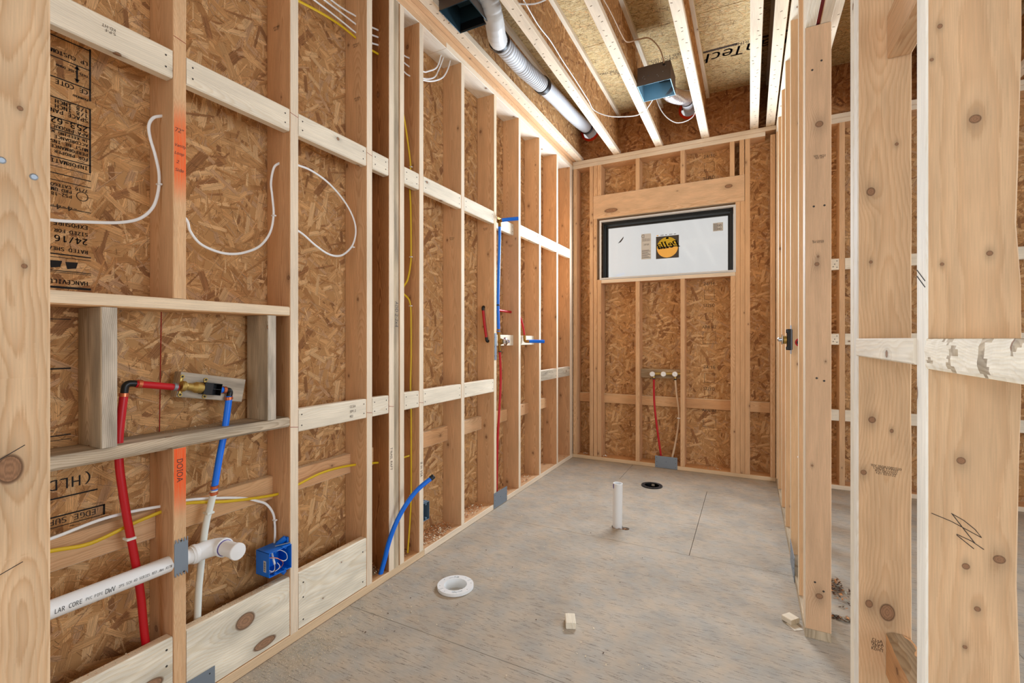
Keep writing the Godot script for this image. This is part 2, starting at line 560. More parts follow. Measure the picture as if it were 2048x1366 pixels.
# Wood strands pressed flat, one over another; spread is how far they turn from the long way of the board.
func strand_board(size: int, count: int, scale: float, spread: float, sd: int, tones: Array, streak: float) -> ImageTexture:
	var r := RandomNumberGenerator.new()
	r.seed = sd
	var strands := []
	for i in 120:
		var ln := r.randf_range(40, 125) * scale
		var wd := minf(3.0 + 30.0 * pow(r.randf(), 1.7), ln * 0.5 / scale) * scale
		var ang := r.randf_range(-0.5, 0.5) * spread * (1.0 if r.randf() < 0.85 else 2.0)
		var ca := cos(ang)
		var sa := sin(ang)
		var sw := int(ln * absf(ca) + wd * absf(sa)) + 4
		var sh := int(ln * absf(sa) + wd * absf(ca)) + 4
		var tone: Color = tones[r.randi() % tones.size()]
		var li := r.randf_range(0.95, 1.05)
		var o := r.randi() % 1000
		var skew := r.randf_range(-0.5, 0.5)
		var bytes := PackedByteArray()
		bytes.resize(sw * sh * 4)
		for y in sh:
			for x in sw:
				var px := x - sw * 0.5
				var py := y - sh * 0.5
				var la := px * ca + py * sa
				var lb := -px * sa + py * ca
				var ragged := (fib[((int(la) + o) & 1023) * 1024 + (o & 1023)] / 255.0 - 0.5) * 5.0 * scale
				var frayed := (fib[((int(lb * 4.0) + o) & 1023) * 1024 + ((o + 91) & 1023)] / 255.0 - 0.5) * 22.0 * scale
				var ea := ln * 0.5 - absf(la + lb * skew) + frayed
				var eb := wd * 0.5 - absf(lb) + ragged
				if ea > 0.0 and eb > 0.0:
					var gr := fib[((int(la * 0.12 / scale) + o) & 1023) * 1024 + ((int(lb * 5.0 / scale) + o) & 1023)] / 255.0 - 0.5
					var k := li * (1.0 + gr * streak * 2.6)
					var at := (y * sw + x) * 4
					if lb > 0.0 and eb < 1.6:  # strand edges painted: shadow on one side, light on the other
						k *= 0.76
					elif lb < 0.0 and eb < 1.4:
						k *= 1.10
					bytes[at] = clampi(int(tone.r * k * 255.0), 0, 255)
					bytes[at + 1] = clampi(int(tone.g * k * 255.0), 0, 255)
					bytes[at + 2] = clampi(int(tone.b * k * 255.0), 0, 255)
					bytes[at + 3] = 235 if eb > 1.0 and ea > 1.5 else 120
		strands.append(Image.create_from_data(sw, sh, false, Image.FORMAT_RGBA8, bytes))
	var im := Image.create(size, size, false, Image.FORMAT_RGBA8)
	im.fill(tones[0])
	for i in count:
		var s: Image = strands[r.randi() % strands.size()]
		lay(im, s, r.randi() % size, r.randi() % size)
	# dark slivers, knots of resin, gaps and pale painted glints
	var slivers := []
	for i in 40:
		var w := r.randi_range(10, 44)
		var ang := r.randf() * PI
		var s := Image.create(w + 4, w + 4, false, Image.FORMAT_RGBA8)
		var dk := r.randf_range(0.14, 0.34)
		if i % 5 == 0:
			dk = 0.95  # pale ones are glints of light painted in
		var bend := r.randf_range(-0.1, 0.1)
		for k in w * 2:
			var a := k * 0.5 - w * 0.5
			var p := Vector2(cos(ang), sin(ang)) * a + Vector2(-sin(ang), cos(ang)) * bend * a * a / w
			if r.randf() < 0.85:
				var q := Vector2i(clampi(int(p.x + w * 0.5 + 2), 0, w + 2), clampi(int(p.y + w * 0.5 + 2), 0, w + 2))
				s.set_pixelv(q, Color(dk * 1.05, dk * 0.74, dk * 0.5, r.randf_range(0.35, 0.95)))
				if i % 3 == 0:
					s.set_pixelv(q + Vector2i(1, 1), Color(dk * 1.05, dk * 0.74, dk * 0.5, 0.6))
		slivers.append(s)
	for i in int(count * 0.55):
		lay(im, slivers[r.randi() % 40], r.randi() % size, r.randi() % size)
	im.convert(Image.FORMAT_RGB8)
	return ImageTexture.create_from_image(im)

func lay(im: Image, s: Image, x: int, y: int):
	var size := im.get_width()
	var box := Rect2i(0, 0, s.get_width(), s.get_height())
	for ox in [0, size] if x + s.get_width() > size else [0]:
		for oy in [0, size] if y + s.get_height() > size else [0]:
			im.blend_rect(s, box, Vector2i(x - ox, y - oy))

# The walked-on deck: aligned fibres, short dark slits along x, scuffs and grey smudges.
func floor_picture() -> ImageTexture:
	var size := 2048
	var r := RandomNumberGenerator.new()
	r.seed = 404
	var buf := PackedByteArray()
	buf.resize(size * size * 3)
	var big := noise_bytes(512, 512, 0.010, 9, 4)
	var mid := noise_bytes(512, 512, 0.03, 10, 3)
	for y in size:
		var row := (y >> 2) * 512
		for x in size:
			var g := fib[((y * 2) & 1023) * 1024 + ((x >> 4) & 1023)] / 255.0 - 0.5
			var g2 := fib[((y + 300) & 1023) * 1024 + ((x >> 2) & 1023)] / 255.0 - 0.5
			var b := big[row + (x >> 2)] / 255.0 - 0.5
			var m := mid[row + (x >> 2)] / 255.0 - 0.5
			var k := 0.98 + g * 0.07 + g2 * 0.06 + b * 0.12
			var at := (y * size + x) * 3
			buf[at] = clampi(int((0.720 + m * 0.07) * k * 255.0), 0, 255)
			buf[at + 1] = clampi(int((0.672 + m * 0.02) * k * 255.0), 0, 255)
			buf[at + 2] = clampi(int((0.605 - m * 0.03) * k * 255.0), 0, 255)
	var im := Image.create_from_data(size, size, false, Image.FORMAT_RGB8, buf)
	im.convert(Image.FORMAT_RGBA8)
	for i in 8000:
		var w := r.randi_range(8, 52)
		var hh := r.randi_range(3, 7)
		var s := Image.create(w, hh, false, Image.FORMAT_RGBA8)
		var dk := r.randf_range(0.24, 0.46)
		if r.randf() < 0.25:
			dk = 0.82
		var al := r.randf_range(0.25, 0.95)
		var tilt := r.randf_range(-1.0, 1.0) * (hh - 2)
		for x in w:
			var yy := int(hh * 0.5 + tilt * (float(x) / w - 0.5))
			if r.randf() < 0.8:
				s.set_pixel(x, clampi(yy, 0, hh - 1), Color(dk, dk * 0.9, dk * 0.78, al))
				if x > w * 0.3 and x < w * 0.7:
					s.set_pixel(x, clampi(yy + 1, 0, hh - 1), Color(dk, dk * 0.9, dk * 0.78, al * 0.6))
		lay(im, s, r.randi() % size, r.randi() % size)
	for i in 60:
		var w := r.randi_range(30, 150)
		var s := Image.create(w, w / 2, false, Image.FORMAT_RGBA8)
		var cool := r.randf() < 0.6
		for y in w / 2:
			for x in w:
				var q := Vector2(x * 2.0 / w - 1.0, y * 4.0 / w - 1.0).length()
				if q < 1.0:
					s.set_pixel(x, y, Color(0.42, 0.45, 0.44, (1.0 - q) * 0.12) if cool else Color(0.52, 0.36, 0.25, (1.0 - q) * 0.11))
		lay(im, s, r.randi() % size, r.randi() % size)
	im.convert(Image.FORMAT_RGB8)
	return ImageTexture.create_from_image(im)

# ---------------------------------------------------------------- lumber
# A board between two corners with its grain along axis ax. o: m material, lane, edge (lane of the narrow faces), hero {face name: lane of atlas H}, c chamfer, wane {corner: size}, voff, label.
func board(par: Node, called: String, mn: Vector3, mx: Vector3, ax: int, o := {}) -> MeshInstance3D:
	var c: float = o.get("c", 0.0022)
	var mat: Material = M[o.get("m", "tan")]
	var lane: int = o.get("lane", rng.randi() % 9)
	var edge: int = o.get("edge", 13)
	var ctr := (mn + mx) * 0.5
	var h := (mx - mn) * 0.5
	var b := (ax + 1) % 3
	var d := (ax + 2) % 3
	var wane: Dictionary = o.get("wane", {})
	var segs: int = o.get("segs", 1 if wane.is_empty() else 40)
	var length := 2.0 * h[ax]
	var voff: float = o.get("voff", rng.randf() * maxf(0.0, 3.0 - length))
	var eoff := rng.randf_range(0.0, 0.1)
	var flip := rng.randf() < 0.5
	var wn := FastNoiseLite.new()
	wn.seed = int(o.get("seed", 1))
	wn.frequency = 3.0
	# corners in order (+b +d), (-b +d), (-b -d), (+b -d)
	var signs := [[1, 1], [-1, 1], [-1, -1], [1, -1]]
	var rings := []
	for i in segs + 1:
		var tt := -h[ax] + length * i / segs
		var ring := []
		for k in 4:
			var cc := c
			if wane.has(k):
				cc = maxf(c, wane[k] * (0.55 + 1.1 * wn.get_noise_2d(tt * 1.2, k * 7.0) + 0.35 * wn.get_noise_2d(tt * 7.0, k * 3.0)))
			var sb: float = signs[k][0]
			var sd: float = signs[k][1]
			var p := Vector3.ZERO
			p[ax] = tt
			var q := p
			var cb := minf(cc, h[b] * 0.9)
			var cd := minf(cc, h[d] * 0.9)
			if wane.has(k):   # bark edge: wide on the broad face, thin on the narrow one
				if h[b] > h[d]:
					cd = minf(cc * 2.2, h[d] * 1.4)
				else:
					cb = minf(cc * 2.2, h[b] * 1.4)
			p[b] = sb * h[b]
			p[d] = sd * (h[d] - cd)
			q[b] = sb * (h[b] - cb)
			q[d] = sd * h[d]
			ring.append([p, q] if k % 2 == 0 else [q, p])
		rings.append(ring)
	var mb := MB.new()
	var hero: Dictionary = o.get("hero", {})
	var face_names := ["x", "y", "z"]
	# side faces: between corner k's second point and corner k+1's first point; axis of the face and its sign
	for k in 4:
		var k2 := (k + 1) % 4
		var fa := d if k % 2 == 0 else b
		var fs := 1.0 if k == 0 or k == 3 else -1.0
		if k == 1:
			fs = -1.0
		var across := b if k % 2 == 0 else d
		var nn := Vector3.ZERO
		nn[fa] = fs
		var key: String = ("+" if fs > 0 else "-") + face_names[fa]
		var wide := h[across] > 0.03 or h[across] >= maxf(h[b], h[d]) - 1e-4
		var hl = hero.get(key)
		for part_of in 2:   # 0 the face, 1 the chamfer after it
			mb.surface(M.hero if hl != null else mat)
			for i in segs:
				var p0: Vector3
				var p1: Vector3
				var p2: Vector3
				var p3: Vector3
				if part_of == 0:
					p0 = rings[i][k][1]
					p1 = rings[i][k2][0]
					p2 = rings[i + 1][k2][0]
					p3 = rings[i + 1][k][1]
				else:
					p0 = rings[i][k2][0]
					p1 = rings[i][k2][1]
					p2 = rings[i + 1][k2][1]
					p3 = rings[i + 1][k2][0]
				var nf := nn
				if part_of == 1:
					nf = (p1 - p0).cross(p3 - p0).normalized()
					if nf.dot((p0 + p2) * 0.5) < 0.0 and absf(nf[ax]) < 0.9:
						nf = -nf
				var uvs := []
				for p in [p0, p1, p2, p3]:
					var s: float = p[across] + h[across]
					var l: float = p[ax] + h[ax]
					if hl != null:
						var hh: Array = lanes_h[hl]
						var lo: float = o.get("hoff", 0.0)
						uvs.append(Vector2((hh[0] + clampf(s / hh[2] + o.get("hside", 0.0), 0.005, 0.995) * hh[1]) / 2048.0, 1.0 - (l + lo) / hh[3]))
					else:
						var ln := lane if wide else edge
						var so := 0.003 if wide else eoff
						if 2.0 * h[across] > 0.14:
							s *= 0.138 / (2.0 * h[across])
						var vv := (l + voff) / 3.0
						uvs.append(Vector2((ln * 146 + clampf((s + so) * 1000.0, 1.0, 144.0)) / 2048.0, vv if flip else 1.0 - vv))
				mb.quad(p0, p1, p2, p3, nf, uvs[0], uvs[1], uvs[2], uvs[3])
	mb.surface(mat)
	for e in [0, segs]:
		var nn := Vector3.ZERO
		nn[ax] = -1.0 if e == 0 else 1.0
		var loop := []
		for k in 4:
			loop.append(rings[e][k][0])
			loop.append(rings[e][k][1])
		for i in range(1, 7):
			var uvs := []
			for p in [loop[0], loop[i], loop[i + 1]]:
				uvs.append(Vector2((edge * 146 + 20 + (p[b] + h[b]) * 700.0) / 2048.0, 0.2 + (p[d] + h[d]) * 0.3))
			mb.tri(loop[0], loop[i], loop[i + 1], nn, nn, nn, uvs[0], uvs[1], uvs[2])
	var node := part(par, called, mb.mesh(), null, o.get("label", ""))
	node.position = ctr
	return node

# A sheet cut to size, its long edges slightly eased.
func sheet(par: Node, called: String, mn: Vector3, mx: Vector3, mat: String, label := "") -> MeshInstance3D:
	var mb := MB.new()
	var h := (mx - mn) * 0.5
	mb.box(-h, h, 0.0015)
	var o := part(par, called, mb.mesh(), mat, label)
	o.position = (mn + mx) * 0.5
	return o

func boxed(par: Node, called: String, mn: Vector3, mx: Vector3, mat: String, c := 0.002, label := "") -> MeshInstance3D:
	var mb := MB.new()
	var h := (mx - mn) * 0.5
	mb.box(-h, h, c)
	var o := part(par, called, mb.mesh(), mat, label)
	o.position = (mn + mx) * 0.5
	return o

# Nail heads driven into a face, all those of one board as one part.
func nails(par: Node, pts: Array, nn: Vector3, rad := 0.0035):
	var mb := MB.new()
	for p in pts:
		mb.revolve(p, nn, [Vector2(rad, 0.0), Vector2(rad * 0.85, 0.0009), Vector2(0, 0.0009)], 8)
	part(par, "nail_heads", mb.mesh(), "nail_head").set_meta("kind", "stuff")

# ---------------------------------------------------------------- the setting
func csg_box(root: Node, size: Vector3, at: Vector3, op := CSGShape3D.OPERATION_UNION):
	var b := CSGBox3D.new()
	b.size = size
	b.position = at
	b.operation = op
	root.add_child(b)

func csg_cyl(root: Node, rad: float, hgt: float, at: Vector3, op := CSGShape3D.OPERATION_SUBTRACTION, turn := Vector3.ZERO, sides := 28):
	var b := CSGCylinder3D.new()
	b.radius = rad
	b.height = hgt
	b.sides = sides
	b.position = at
	b.rotation = turn
	b.operation = op
	root.add_child(b)

func csg_root(par: Node, called: String, mat: String, label := "") -> CSGCombiner3D:
	var c := CSGCombiner3D.new()
	c.name = numbered(par, called)
	c.material_override = M[mat]
	par.add_child(c, true)
	if label:
		c.set_meta("label", label)
	return c

const HOLES := [Vector3(-1.271, 0, -1.876), Vector3(-0.715, 0, -3.915), Vector3(-0.757, 0, -2.962), Vector3(-0.705, 0, -2.955), Vector3(-1.62, 0, -1.45)]
const HOLE_R := [0.0635, 0.062, 0.036, 0.026, 0.01]

func build_floor():
	var f := setting("floor")
	var rows := [-4.66, -3.97, -2.75, -1.53, -0.31, 0.91, 2.13, 3.35]
	var joints := [[-1.0, 1.4], [-0.3, 2.1], [0.92], [-0.35, 2.0], [0.9], [-0.4, 2.0], [0.8]]
	for i in rows.size() - 1:
		var xs := [-1.77]
		xs.append_array(joints[i])
		xs.append(3.32)
		for k in xs.size() - 1:
			var mn := Vector3(xs[k] + 0.0012, -0.018, rows[i] + 0.0012)
			var mx := Vector3(xs[k + 1] - 0.0012, 0.0, rows[i + 1] - 0.0012)
			var cut := []
			for q in HOLES.size():
				if HOLES[q].x > mn.x and HOLES[q].x < mx.x and HOLES[q].z > mn.z and HOLES[q].z < mx.z:
					cut.append(q)
			if cut.is_empty():
				sheet(f, "floor_panel", mn, mx, "deck")
			else:
				var c := csg_root(f, "floor_panel", "deck")
				csg_box(c, mx - mn, (mn + mx) * 0.5)
				for q in cut:
					csg_cyl(c, HOLE_R[q], 0.1, HOLES[q])
	boxed(f, "light_block_below", Vector3(-1.9, -0.2, -4.8), Vector3(3.45, -0.06, 3.5), "light_block", 0.0)  # unseen box added under the deck to keep sky light out
	# added edge round the unseen box below, stops sky light
	boxed(f, "light_block_edge", Vector3(-1.9, -0.06, -4.8), Vector3(-1.77, -0.0005, 3.5), "light_block", 0.0)
	boxed(f, "light_block_edge", Vector3(3.32, -0.06, -4.8), Vector3(3.45, -0.0005, 3.5), "light_block", 0.0)
	boxed(f, "light_block_edge", Vector3(-1.77, -0.06, -4.8), Vector3(3.32, -0.0005, -4.66), "light_block", 0.0)
	boxed(f, "light_block_edge", Vector3(-1.77, -0.06, 3.35), Vector3(3.32, -0.0005, 3.5), "light_block", 0.0)

func joist(par: Node, x0: float, x1: float, z0: float, z1: float):
	var o := Node3D.new()
	o.name = numbered(par, "joist")
	par.add_child(o, true)
	var xm := (x0 + x1) * 0.5
	board(o, "flange", Vector3(x0, YJ, z0), Vector3(x1, YJ + 0.038, z1), 2, {"m": "tan", "lane": 13, "edge": 13})
	board(o, "flange", Vector3(x0, YS - 0.038, z0), Vector3(x1, YS, z1), 2, {"m": "tan_light", "lane": 9 + rng.randi() % 3, "edge": 10})
	sheet(o, "web", Vector3(xm - 0.0055, YJ + 0.036, z0), Vector3(xm + 0.0055, YS - 0.036, z1), "web")
	# staples and marks on the underside
	var mb := MB.new()
	var z := z0 + 0.05
	while z < -1.6:
		var p := Vector3(rng.randf_range(x0 + 0.012, x1 - 0.012), YJ - 0.0008, z)
		var a := rng.randf_range(-0.6, 0.6)
		var e := Vector3(cos(a), 0, sin(a)) * 0.006
		mb.tube([p - e, p + e], 0.0009, 5)
		z += rng.randf_range(0.03, 0.11)
	part(o, "staples", mb.mesh(), "nail_head").set_meta("kind", "stuff")

func build_ceiling():
	var c := setting("ceiling")
	var rows := [-4.66, -3.40, -2.18, -0.96, 0.26, 1.48, 2.70, 3.45]
	var joints := [[0.45], [-0.77, 1.67], [0.45], [-0.77, 1.67], [0.45], [-0.77], [0.45]]
	for i in rows.size() - 1:
		var xs := [-1.77]
		xs.append_array(joints[i])
		xs.append(3.45)
		for k in xs.size() - 1:
			var p := sheet(c, "subfloor_panel", Vector3(xs[k] + 0.001, YS, rows[i] + 0.0015), Vector3(xs[k + 1] - 0.001, YS + 0.018, rows[i + 1] - 0.0015), "deck_under")
			if i == 0 and k == 0:
				deck_print(p)
	boxed(c, "light_block_above", Vector3(-1.9, YS + 0.02, -4.8), Vector3(3.55, YS + 0.12, 3.55), "light_block", 0.0)  # unseen cover added over the ceiling against sky light
	var xs := [[-1.575, -1.51], [-1.19, -1.126], [-0.79, -0.725], [-0.387, -0.322], [0.004, 0.068], [0.125, 0.19], [0.392, 0.456], [0.80, 0.864], [1.205, 1.27], [1.61, 1.675], [2.015, 2.08], [2.42, 2.485], [2.83, 2.895]]
	for x in xs:
		joist(c, x[0], x[1], ZB - 0.045, 3.3)
	# blocking of joist material between the first bays beside the near fan
	board(c, "blocking", Vector3(-1.30, YJ + 0.16, -2.32), Vector3(-1.16, YJ + 0.198, -2.235), 0, {"m": "tan_light", "lane": 9})

# Lettering printed on the underside of the deck above, as wide dark strokes with a rule over it.
func deck_print(par: Node3D):
	var mb := MB.new()
	var y := YS - 0.0006 - par.position.y
	var o := Vector3(-par.position.x, y, -par.position.z)
	text_into(mb, "AdvanTech", 0.115, o + Vector3(0.02, 0, -3.965), Vector3(-1, 0, 0), Vector3(0, 0, -1), false, HORIZONTAL_ALIGNMENT_CENTER, 0.2)
	text_into(mb, "AdvanTech", 0.115, o + Vector3(0.023, 0, -3.967), Vector3(-1, 0, 0), Vector3(0, 0, -1), false, HORIZONTAL_ALIGNMENT_CENTER, 0.2)
	text_into(mb, "FLOORING", 0.035, o + Vector3(0.0, 0, -3.878), Vector3(-1, 0, 0), Vector3(0, 0, -1), false, HORIZONTAL_ALIGNMENT_CENTER)
	mb.quad(o + Vector3(-0.32, 0, -3.885), o + Vector3(-0.08, 0, -3.885), o + Vector3(-0.08, 0, -3.86), o + Vector3(-0.32, 0, -3.86), Vector3.DOWN)
	mb.quad(o + Vector3(0.09, 0, -3.885), o + Vector3(0.33, 0, -3.885), o + Vector3(0.33, 0, -3.86), o + Vector3(0.09, 0, -3.86), Vector3.DOWN)
	for k in 3:
		text_into(mb, ["SIZED FOR SPACING", "EXPOSURE 1", "24 OC"][k], 0.03, o + Vector3(-0.62, 0, -3.80 - k * 0.035), Vector3(-1, 0, 0), Vector3(0, 0, -1), false, HORIZONTAL_ALIGNMENT_CENTER)
		text_into(mb, ["SIZED FOR SPACING", "EXPOSURE 1", "24 OC"][k], 0.03, o + Vector3(-0.93, 0, -3.80 - k * 0.035), Vector3(-1, 0, 0), Vector3(0, 0, -1), false, HORIZONTAL_ALIGNMENT_CENTER)
	part(par, "printed_lettering", mb.mesh(), "ink_soft")

func stud_l(w: Node, z0: float, z1: float, o := {}, y0 := 0.038, y1 := YP, x0 := XO) -> MeshInstance3D:
	return board(w, "stud", Vector3(x0, y0, z1), Vector3(XL, y1, z0), 1, o)

func build_wall_left():
	var w := setting("wall_left")
	# sheathing: sheets 1.22 m wide, joined on studs
	var zs := [3.35, 1.95, 0.815, 0.3, -0.42, -1.64, -2.86, -4.08, -4.66]
	for i in zs.size() - 1:
		if i == 1 or i == 2:   # opening added behind the camera to light the partition edges
			for y in [[-0.02, 0.45], [2.55, YS + 0.02]]:
				sheet(w, "sheathing_panel", Vector3(XO - 0.012, y[0], zs[i + 1] + 0.001), Vector3(XO, y[1], zs[i] - 0.001), "osb")
			continue
		var p := sheet(w, "sheathing_panel", Vector3(XO - 0.012, -0.02, zs[i + 1] + 0.001), Vector3(XO, YS + 0.02, zs[i] - 0.001), "osb")
		if i == 4:
			sheathing_print(p)
	boxed(w, "outer_light_block", Vector3(XO - 0.15, -0.06, -4.8), Vector3(XO - 0.02, YS + 0.12, 0.28), "light_block", 0.0)  # added outside the sheathing, unseen, to stop light leaks
	boxed(w, "outer_light_block", Vector3(XO - 0.15, -0.06, 2.0), Vector3(XO - 0.02, YS + 0.12, 3.5), "light_block", 0.0)
	# plates
	board(w, "bottom_plate", Vector3(XO, 0.001, -2.07), Vector3(XL, 0.038, 3.3), 2, {"lane": 2, "m": "tan_warm"})
	board(w, "bottom_plate", Vector3(XO, 0.001, ZB - 0.0), Vector3(XL, 0.038, -2.072), 2, {"lane": 5})
	board(w, "top_plate", Vector3(XO, YP, ZO), Vector3(XL, YP + 0.038, -2.28), 2, {"m": "tan", "lane": 10, "edge": 13})
	board(w, "top_plate", Vector3(XO, YP, -2.278), Vector3(XL, YP + 0.038, 3.3), 2, {"m": "tan", "lane": 9, "edge": 6})
	board(w, "top_plate", Vector3(XO, YP + 0.039, ZO), Vector3(XL, YJ - 0.001, -2.9), 2, {"m": "tan", "lane": 2, "edge": 3})
	board(w, "top_plate", Vector3(XO, YP + 0.039, -2.898), Vector3(XL, YJ - 0.001, 3.3), 2, {"m": "tan", "lane": 5, "edge": 8})
	board(w, "rim_board", Vector3(XO, YJ + 0.002, -4.54), Vector3(-1.579, YS - 0.001, 3.3), 2, {"m": "tan", "lane": 0, "edge": 0})
	# studs at 0.406 m
	stud_l(w, -0.40, -0.438)
	stud_l(w, -0.808, -0.846, {"lane": 0, "hero": {"+x": "painted"}, "hoff": 1.335, "label": "upper stud over the niche with a band of fluorescent orange paint and handwriting on its edge"}, 1.335)
	stud_l(w, -0.808, -0.846, {"lane": 4, "hero": {"+x": "painted"}, "hoff": 0.038, "label": "short stud under the niche with an orange painted top"}, 0.038, 0.86)
	stud_l(w, -1.223, -1.262, {"lane": 1})
	stud_l(w, -1.633, -1.671, {"lane": 3})
	stud_l(w, -1.784, -1.822, {"hero": {"+z": "dark"}, "hoff": 0.038, "m": "tan"})
	stud_l(w, -1.8225, -1.860, {"m": "tan_light", "lane": 9, "edge": 12, "label": "greyer stud in the middle of a cluster of three"})
	stud_l(w, -1.866, -1.902, {"lane": 6})
	stud_l(w, -2.025, -2.063, {"lane": 7})
	stud_l(w, -2.440, -2.478, {"lane": 2})
	stud_l(w, -2.859, -2.897, {"lane": 8, "hero": {"+x": "blush"}, "hoff": 0.038, "label": "stud with a faint orange blush on its edge"})
	stud_l(w, -3.252, -3.290, {"lane": 0})
	stud_l(w, -3.650, -3.688, {"lane": 5})
	stud_l(w, -4.055, -4.093, {"lane": 1})
	stud_l(w, -4.415, -4.455, {"lane": 4})
	stud_l(w, -4.457, -4.497, {"lane": 6})
	for z in [-0.02, 0.3, 1.95, 2.4]:
		stud_l(w, z, z - 0.038)
	# pale blocking near the top, flush with the room face
	var edges := [[-0.438, -0.808], [-0.846, -1.223], [-1.262, -1.633], [-1.671, -1.784], [-1.902, -2.025], [-2.063, -2.440], [-2.478, -2.859], [-2.897, -3.252], [-3.290, -3.650], [-3.688, -4.055], [-4.093, -4.415]]
	for i in edges.size():
		var e: Array = edges[i]
		var fx := XL - (0.045 if i == 7 else 0.001)
		board(w, "blocking", Vector3(fx - 0.038, 2.025, e[1] + 0.001), Vector3(fx, 2.114, e[0] - 0.001), 2, {"m": "tan_light", "lane": 9 + i % 3, "edge": 10, "c": 0.004})
		var pts := []
		for k in [0.018, -0.018]:
			for s in [0.02, absf(e[0] - e[1]) - 0.02]:
				pts.append(Vector3(fx, 2.07 + k, e[0] - s))
		nails(w, pts, Vector3.RIGHT, 0.003)
	# pale blocking lower down, and the pair that carries the shower valve
	for i in [2, 3, 4, 5, 6, 9, 10]:
		var e: Array = edges[i]
		var dy := 0.0 if i < 8 else 0.008
		board(w, "blocking", Vector3(XL - 0.039, 0.834 + dy, e[1] + 0.001), Vector3(XL - 0.001, 0.925 + dy, e[0] - 0.001), 2, {"m": "tan_light" if i < 8 else "tan", "lane": 9 + (i + 1) % 3 if i < 8 else 12, "edge": 11, "c": 0.0035})
		var pts := []
		for k in [0.022, -0.022]:
			for s in [0.016, absf(e[0] - e[1]) - 0.016]:
				pts.append(Vector3(XL - 0.001, 0.88 + dy + k, e[0] - s))
		nails(w, pts, Vector3.RIGHT, 0.003)
	board(w, "blocking", Vector3(-1.695, 1.158, -3.251), Vector3(-1.657, 1.24, -2.898), 2, {"m": "tan_light", "lane": 9, "edge": 10})
	board(w, "blocking", Vector3(-1.695, 1.16, -3.649), Vector3(-1.657, 1.236, -3.291), 2, {"m": "tan_light", "lane": 11, "edge": 10})
	# tan blocking against the sheathing
	for i in [0, 1, 2, 3, 4, 5, 6, 7, 8, 9]:
		var e: Array = edges[i]
		board(w, "backing_block", Vector3(XO + 0.001, 0.563, e[1] + 0.001), Vector3(-1.712, 0.654, e[0] - 0.001), 2, {"lane": (i * 2) % 9, "m": "tan_light" if i % 2 else "tan"})
	# wide boards between the studs at the floor
	board(w, "wide_blocking", Vector3(XL - 0.039, 0.039, -0.807), Vector3(XL - 0.001, 0.272, -0.439), 2, {"m": "tan_light", "lane": 9, "hero": {"+x": "wide"}, "hoff": 0.9, "c": 0.004})
	board(w, "wide_blocking", Vector3(XL - 0.039, 0.039, -1.222), Vector3(XL - 0.001, 0.270, -0.847), 2, {"m": "tan_light", "lane": 10, "hero": {"+x": "wide"}, "hoff": 0.4, "c": 0.004, "label": "pale pine board with two big reddish knots"})
	board(w, "wide_blocking", Vector3(XL - 0.039, 0.039, -1.632), Vector3(XL - 0.001, 0.268, -1.263), 2, {"m": "tan_light", "lane": 10, "hero": {"+x": "wide"}, "hoff": 0.0, "c": 0.004})
	nails(w, [Vector3(XL - 0.001, 0.22, -1.285), Vector3(XL - 0.001, 0.16, -1.285), Vector3(XL - 0.001, 0.07, -1.285), Vector3(XL - 0.001, 0.21, -1.61), Vector3(XL - 0.001, 0.07, -1.61), Vector3(XL - 0.001, 0.24, -0.79), Vector3(XL - 0.001, 0.19, -0.79)], Vector3.RIGHT, 0.0035)
	# the framed niche for the washer valve
	board(w, "niche_head", Vector3(XO, 1.297, -1.222), Vector3(XL, 1.334, -0.439), 2, {"lane": 3, "m": "tan_light", "edge": 13, "c": 0.004})
	board(w, "niche_sill", Vector3(XO, 0.861, -1.222), Vector3(XL, 0.899, -0.439), 2, {"m": "tan", "lane": 12, "edge": 12, "c": 0.007})
	board(w, "niche_stud", Vector3(XO, 0.90, -0.664), Vector3(XL, 1.296, -0.626), 1, {"m": "tan_light", "lane": 12, "edge": 12, "hero": {"+x": "grey"}, "hoff": 0.3, "label": "weathered niche stud beside the red pipe"})
	board(w, "niche_stud", Vector3(XO + 0.016, 0.90, -1.164), Vector3(XL, 1.296, -1.128), 1, {"m": "tan_light", "lane": 12, "edge": 12, "hero": {"+x": "grey"}, "hoff": 0.8})
	# board behind the washer valve, a little out of level
	var vb := board(w, "valve_board", Vector3(-0.019, -0.042, -0.112), Vector3(0.019, 0.042, 0.112), 2, {"m": "tan_light", "lane": 12, "edge": 12, "hero": {"+x": "grey"}, "hoff": 0.1, "label": "short grey board carrying the brass washer valve"})
	vb.position = Vector3(-1.692, 1.036, -0.966)
	vb.rotation.x = -0.19
	# the red chalk line on the sheathing in the niche, pencil marks and writing on the studs
	var mb := MB.new()
	mb.tube([Vector3(XO + 0.0008, 0.56, -0.832), Vector3(XO + 0.0008, 1.3, -0.842)], 0.0016, 5)
	part(w, "chalk_line", mb.mesh(), "chalk_red")
	mb = MB.new()
	var rt := Vector3(0, 0, -1)
	var up := Vector3.UP
	text_into(mb, "72\"", 0.013, Vector3(XL + 0.0006, 1.868, -0.812), rt, up, false, 0, 0.15)
	text_into(mb, "Vanity", 0.0085, Vector3(XL + 0.0006, 1.82, -0.812), rt, up, false, 0, 0.25)
	text_into(mb, "Loop", 0.009, Vector3(XL + 0.0006, 1.795, -0.812), rt, up, false, 0, 0.25)
	text_into(mb, "2", 0.010, Vector3(XL + 0.0006, 1.768, -0.818), rt, up, false, 0, 0.2)
	text_into(mb, "Side", 0.0095, Vector3(XL + 0.0006, 1.742, -0.814), rt, up, false, 0, 0.2)
	text_into(mb, "DOIOA", 0.017, Vector3(XL + 0.0006, 0.79, -0.827), Vector3(0, -1, 0), Vector3(0, 0, -1), false, HORIZONTAL_ALIGNMENT_CENTER)
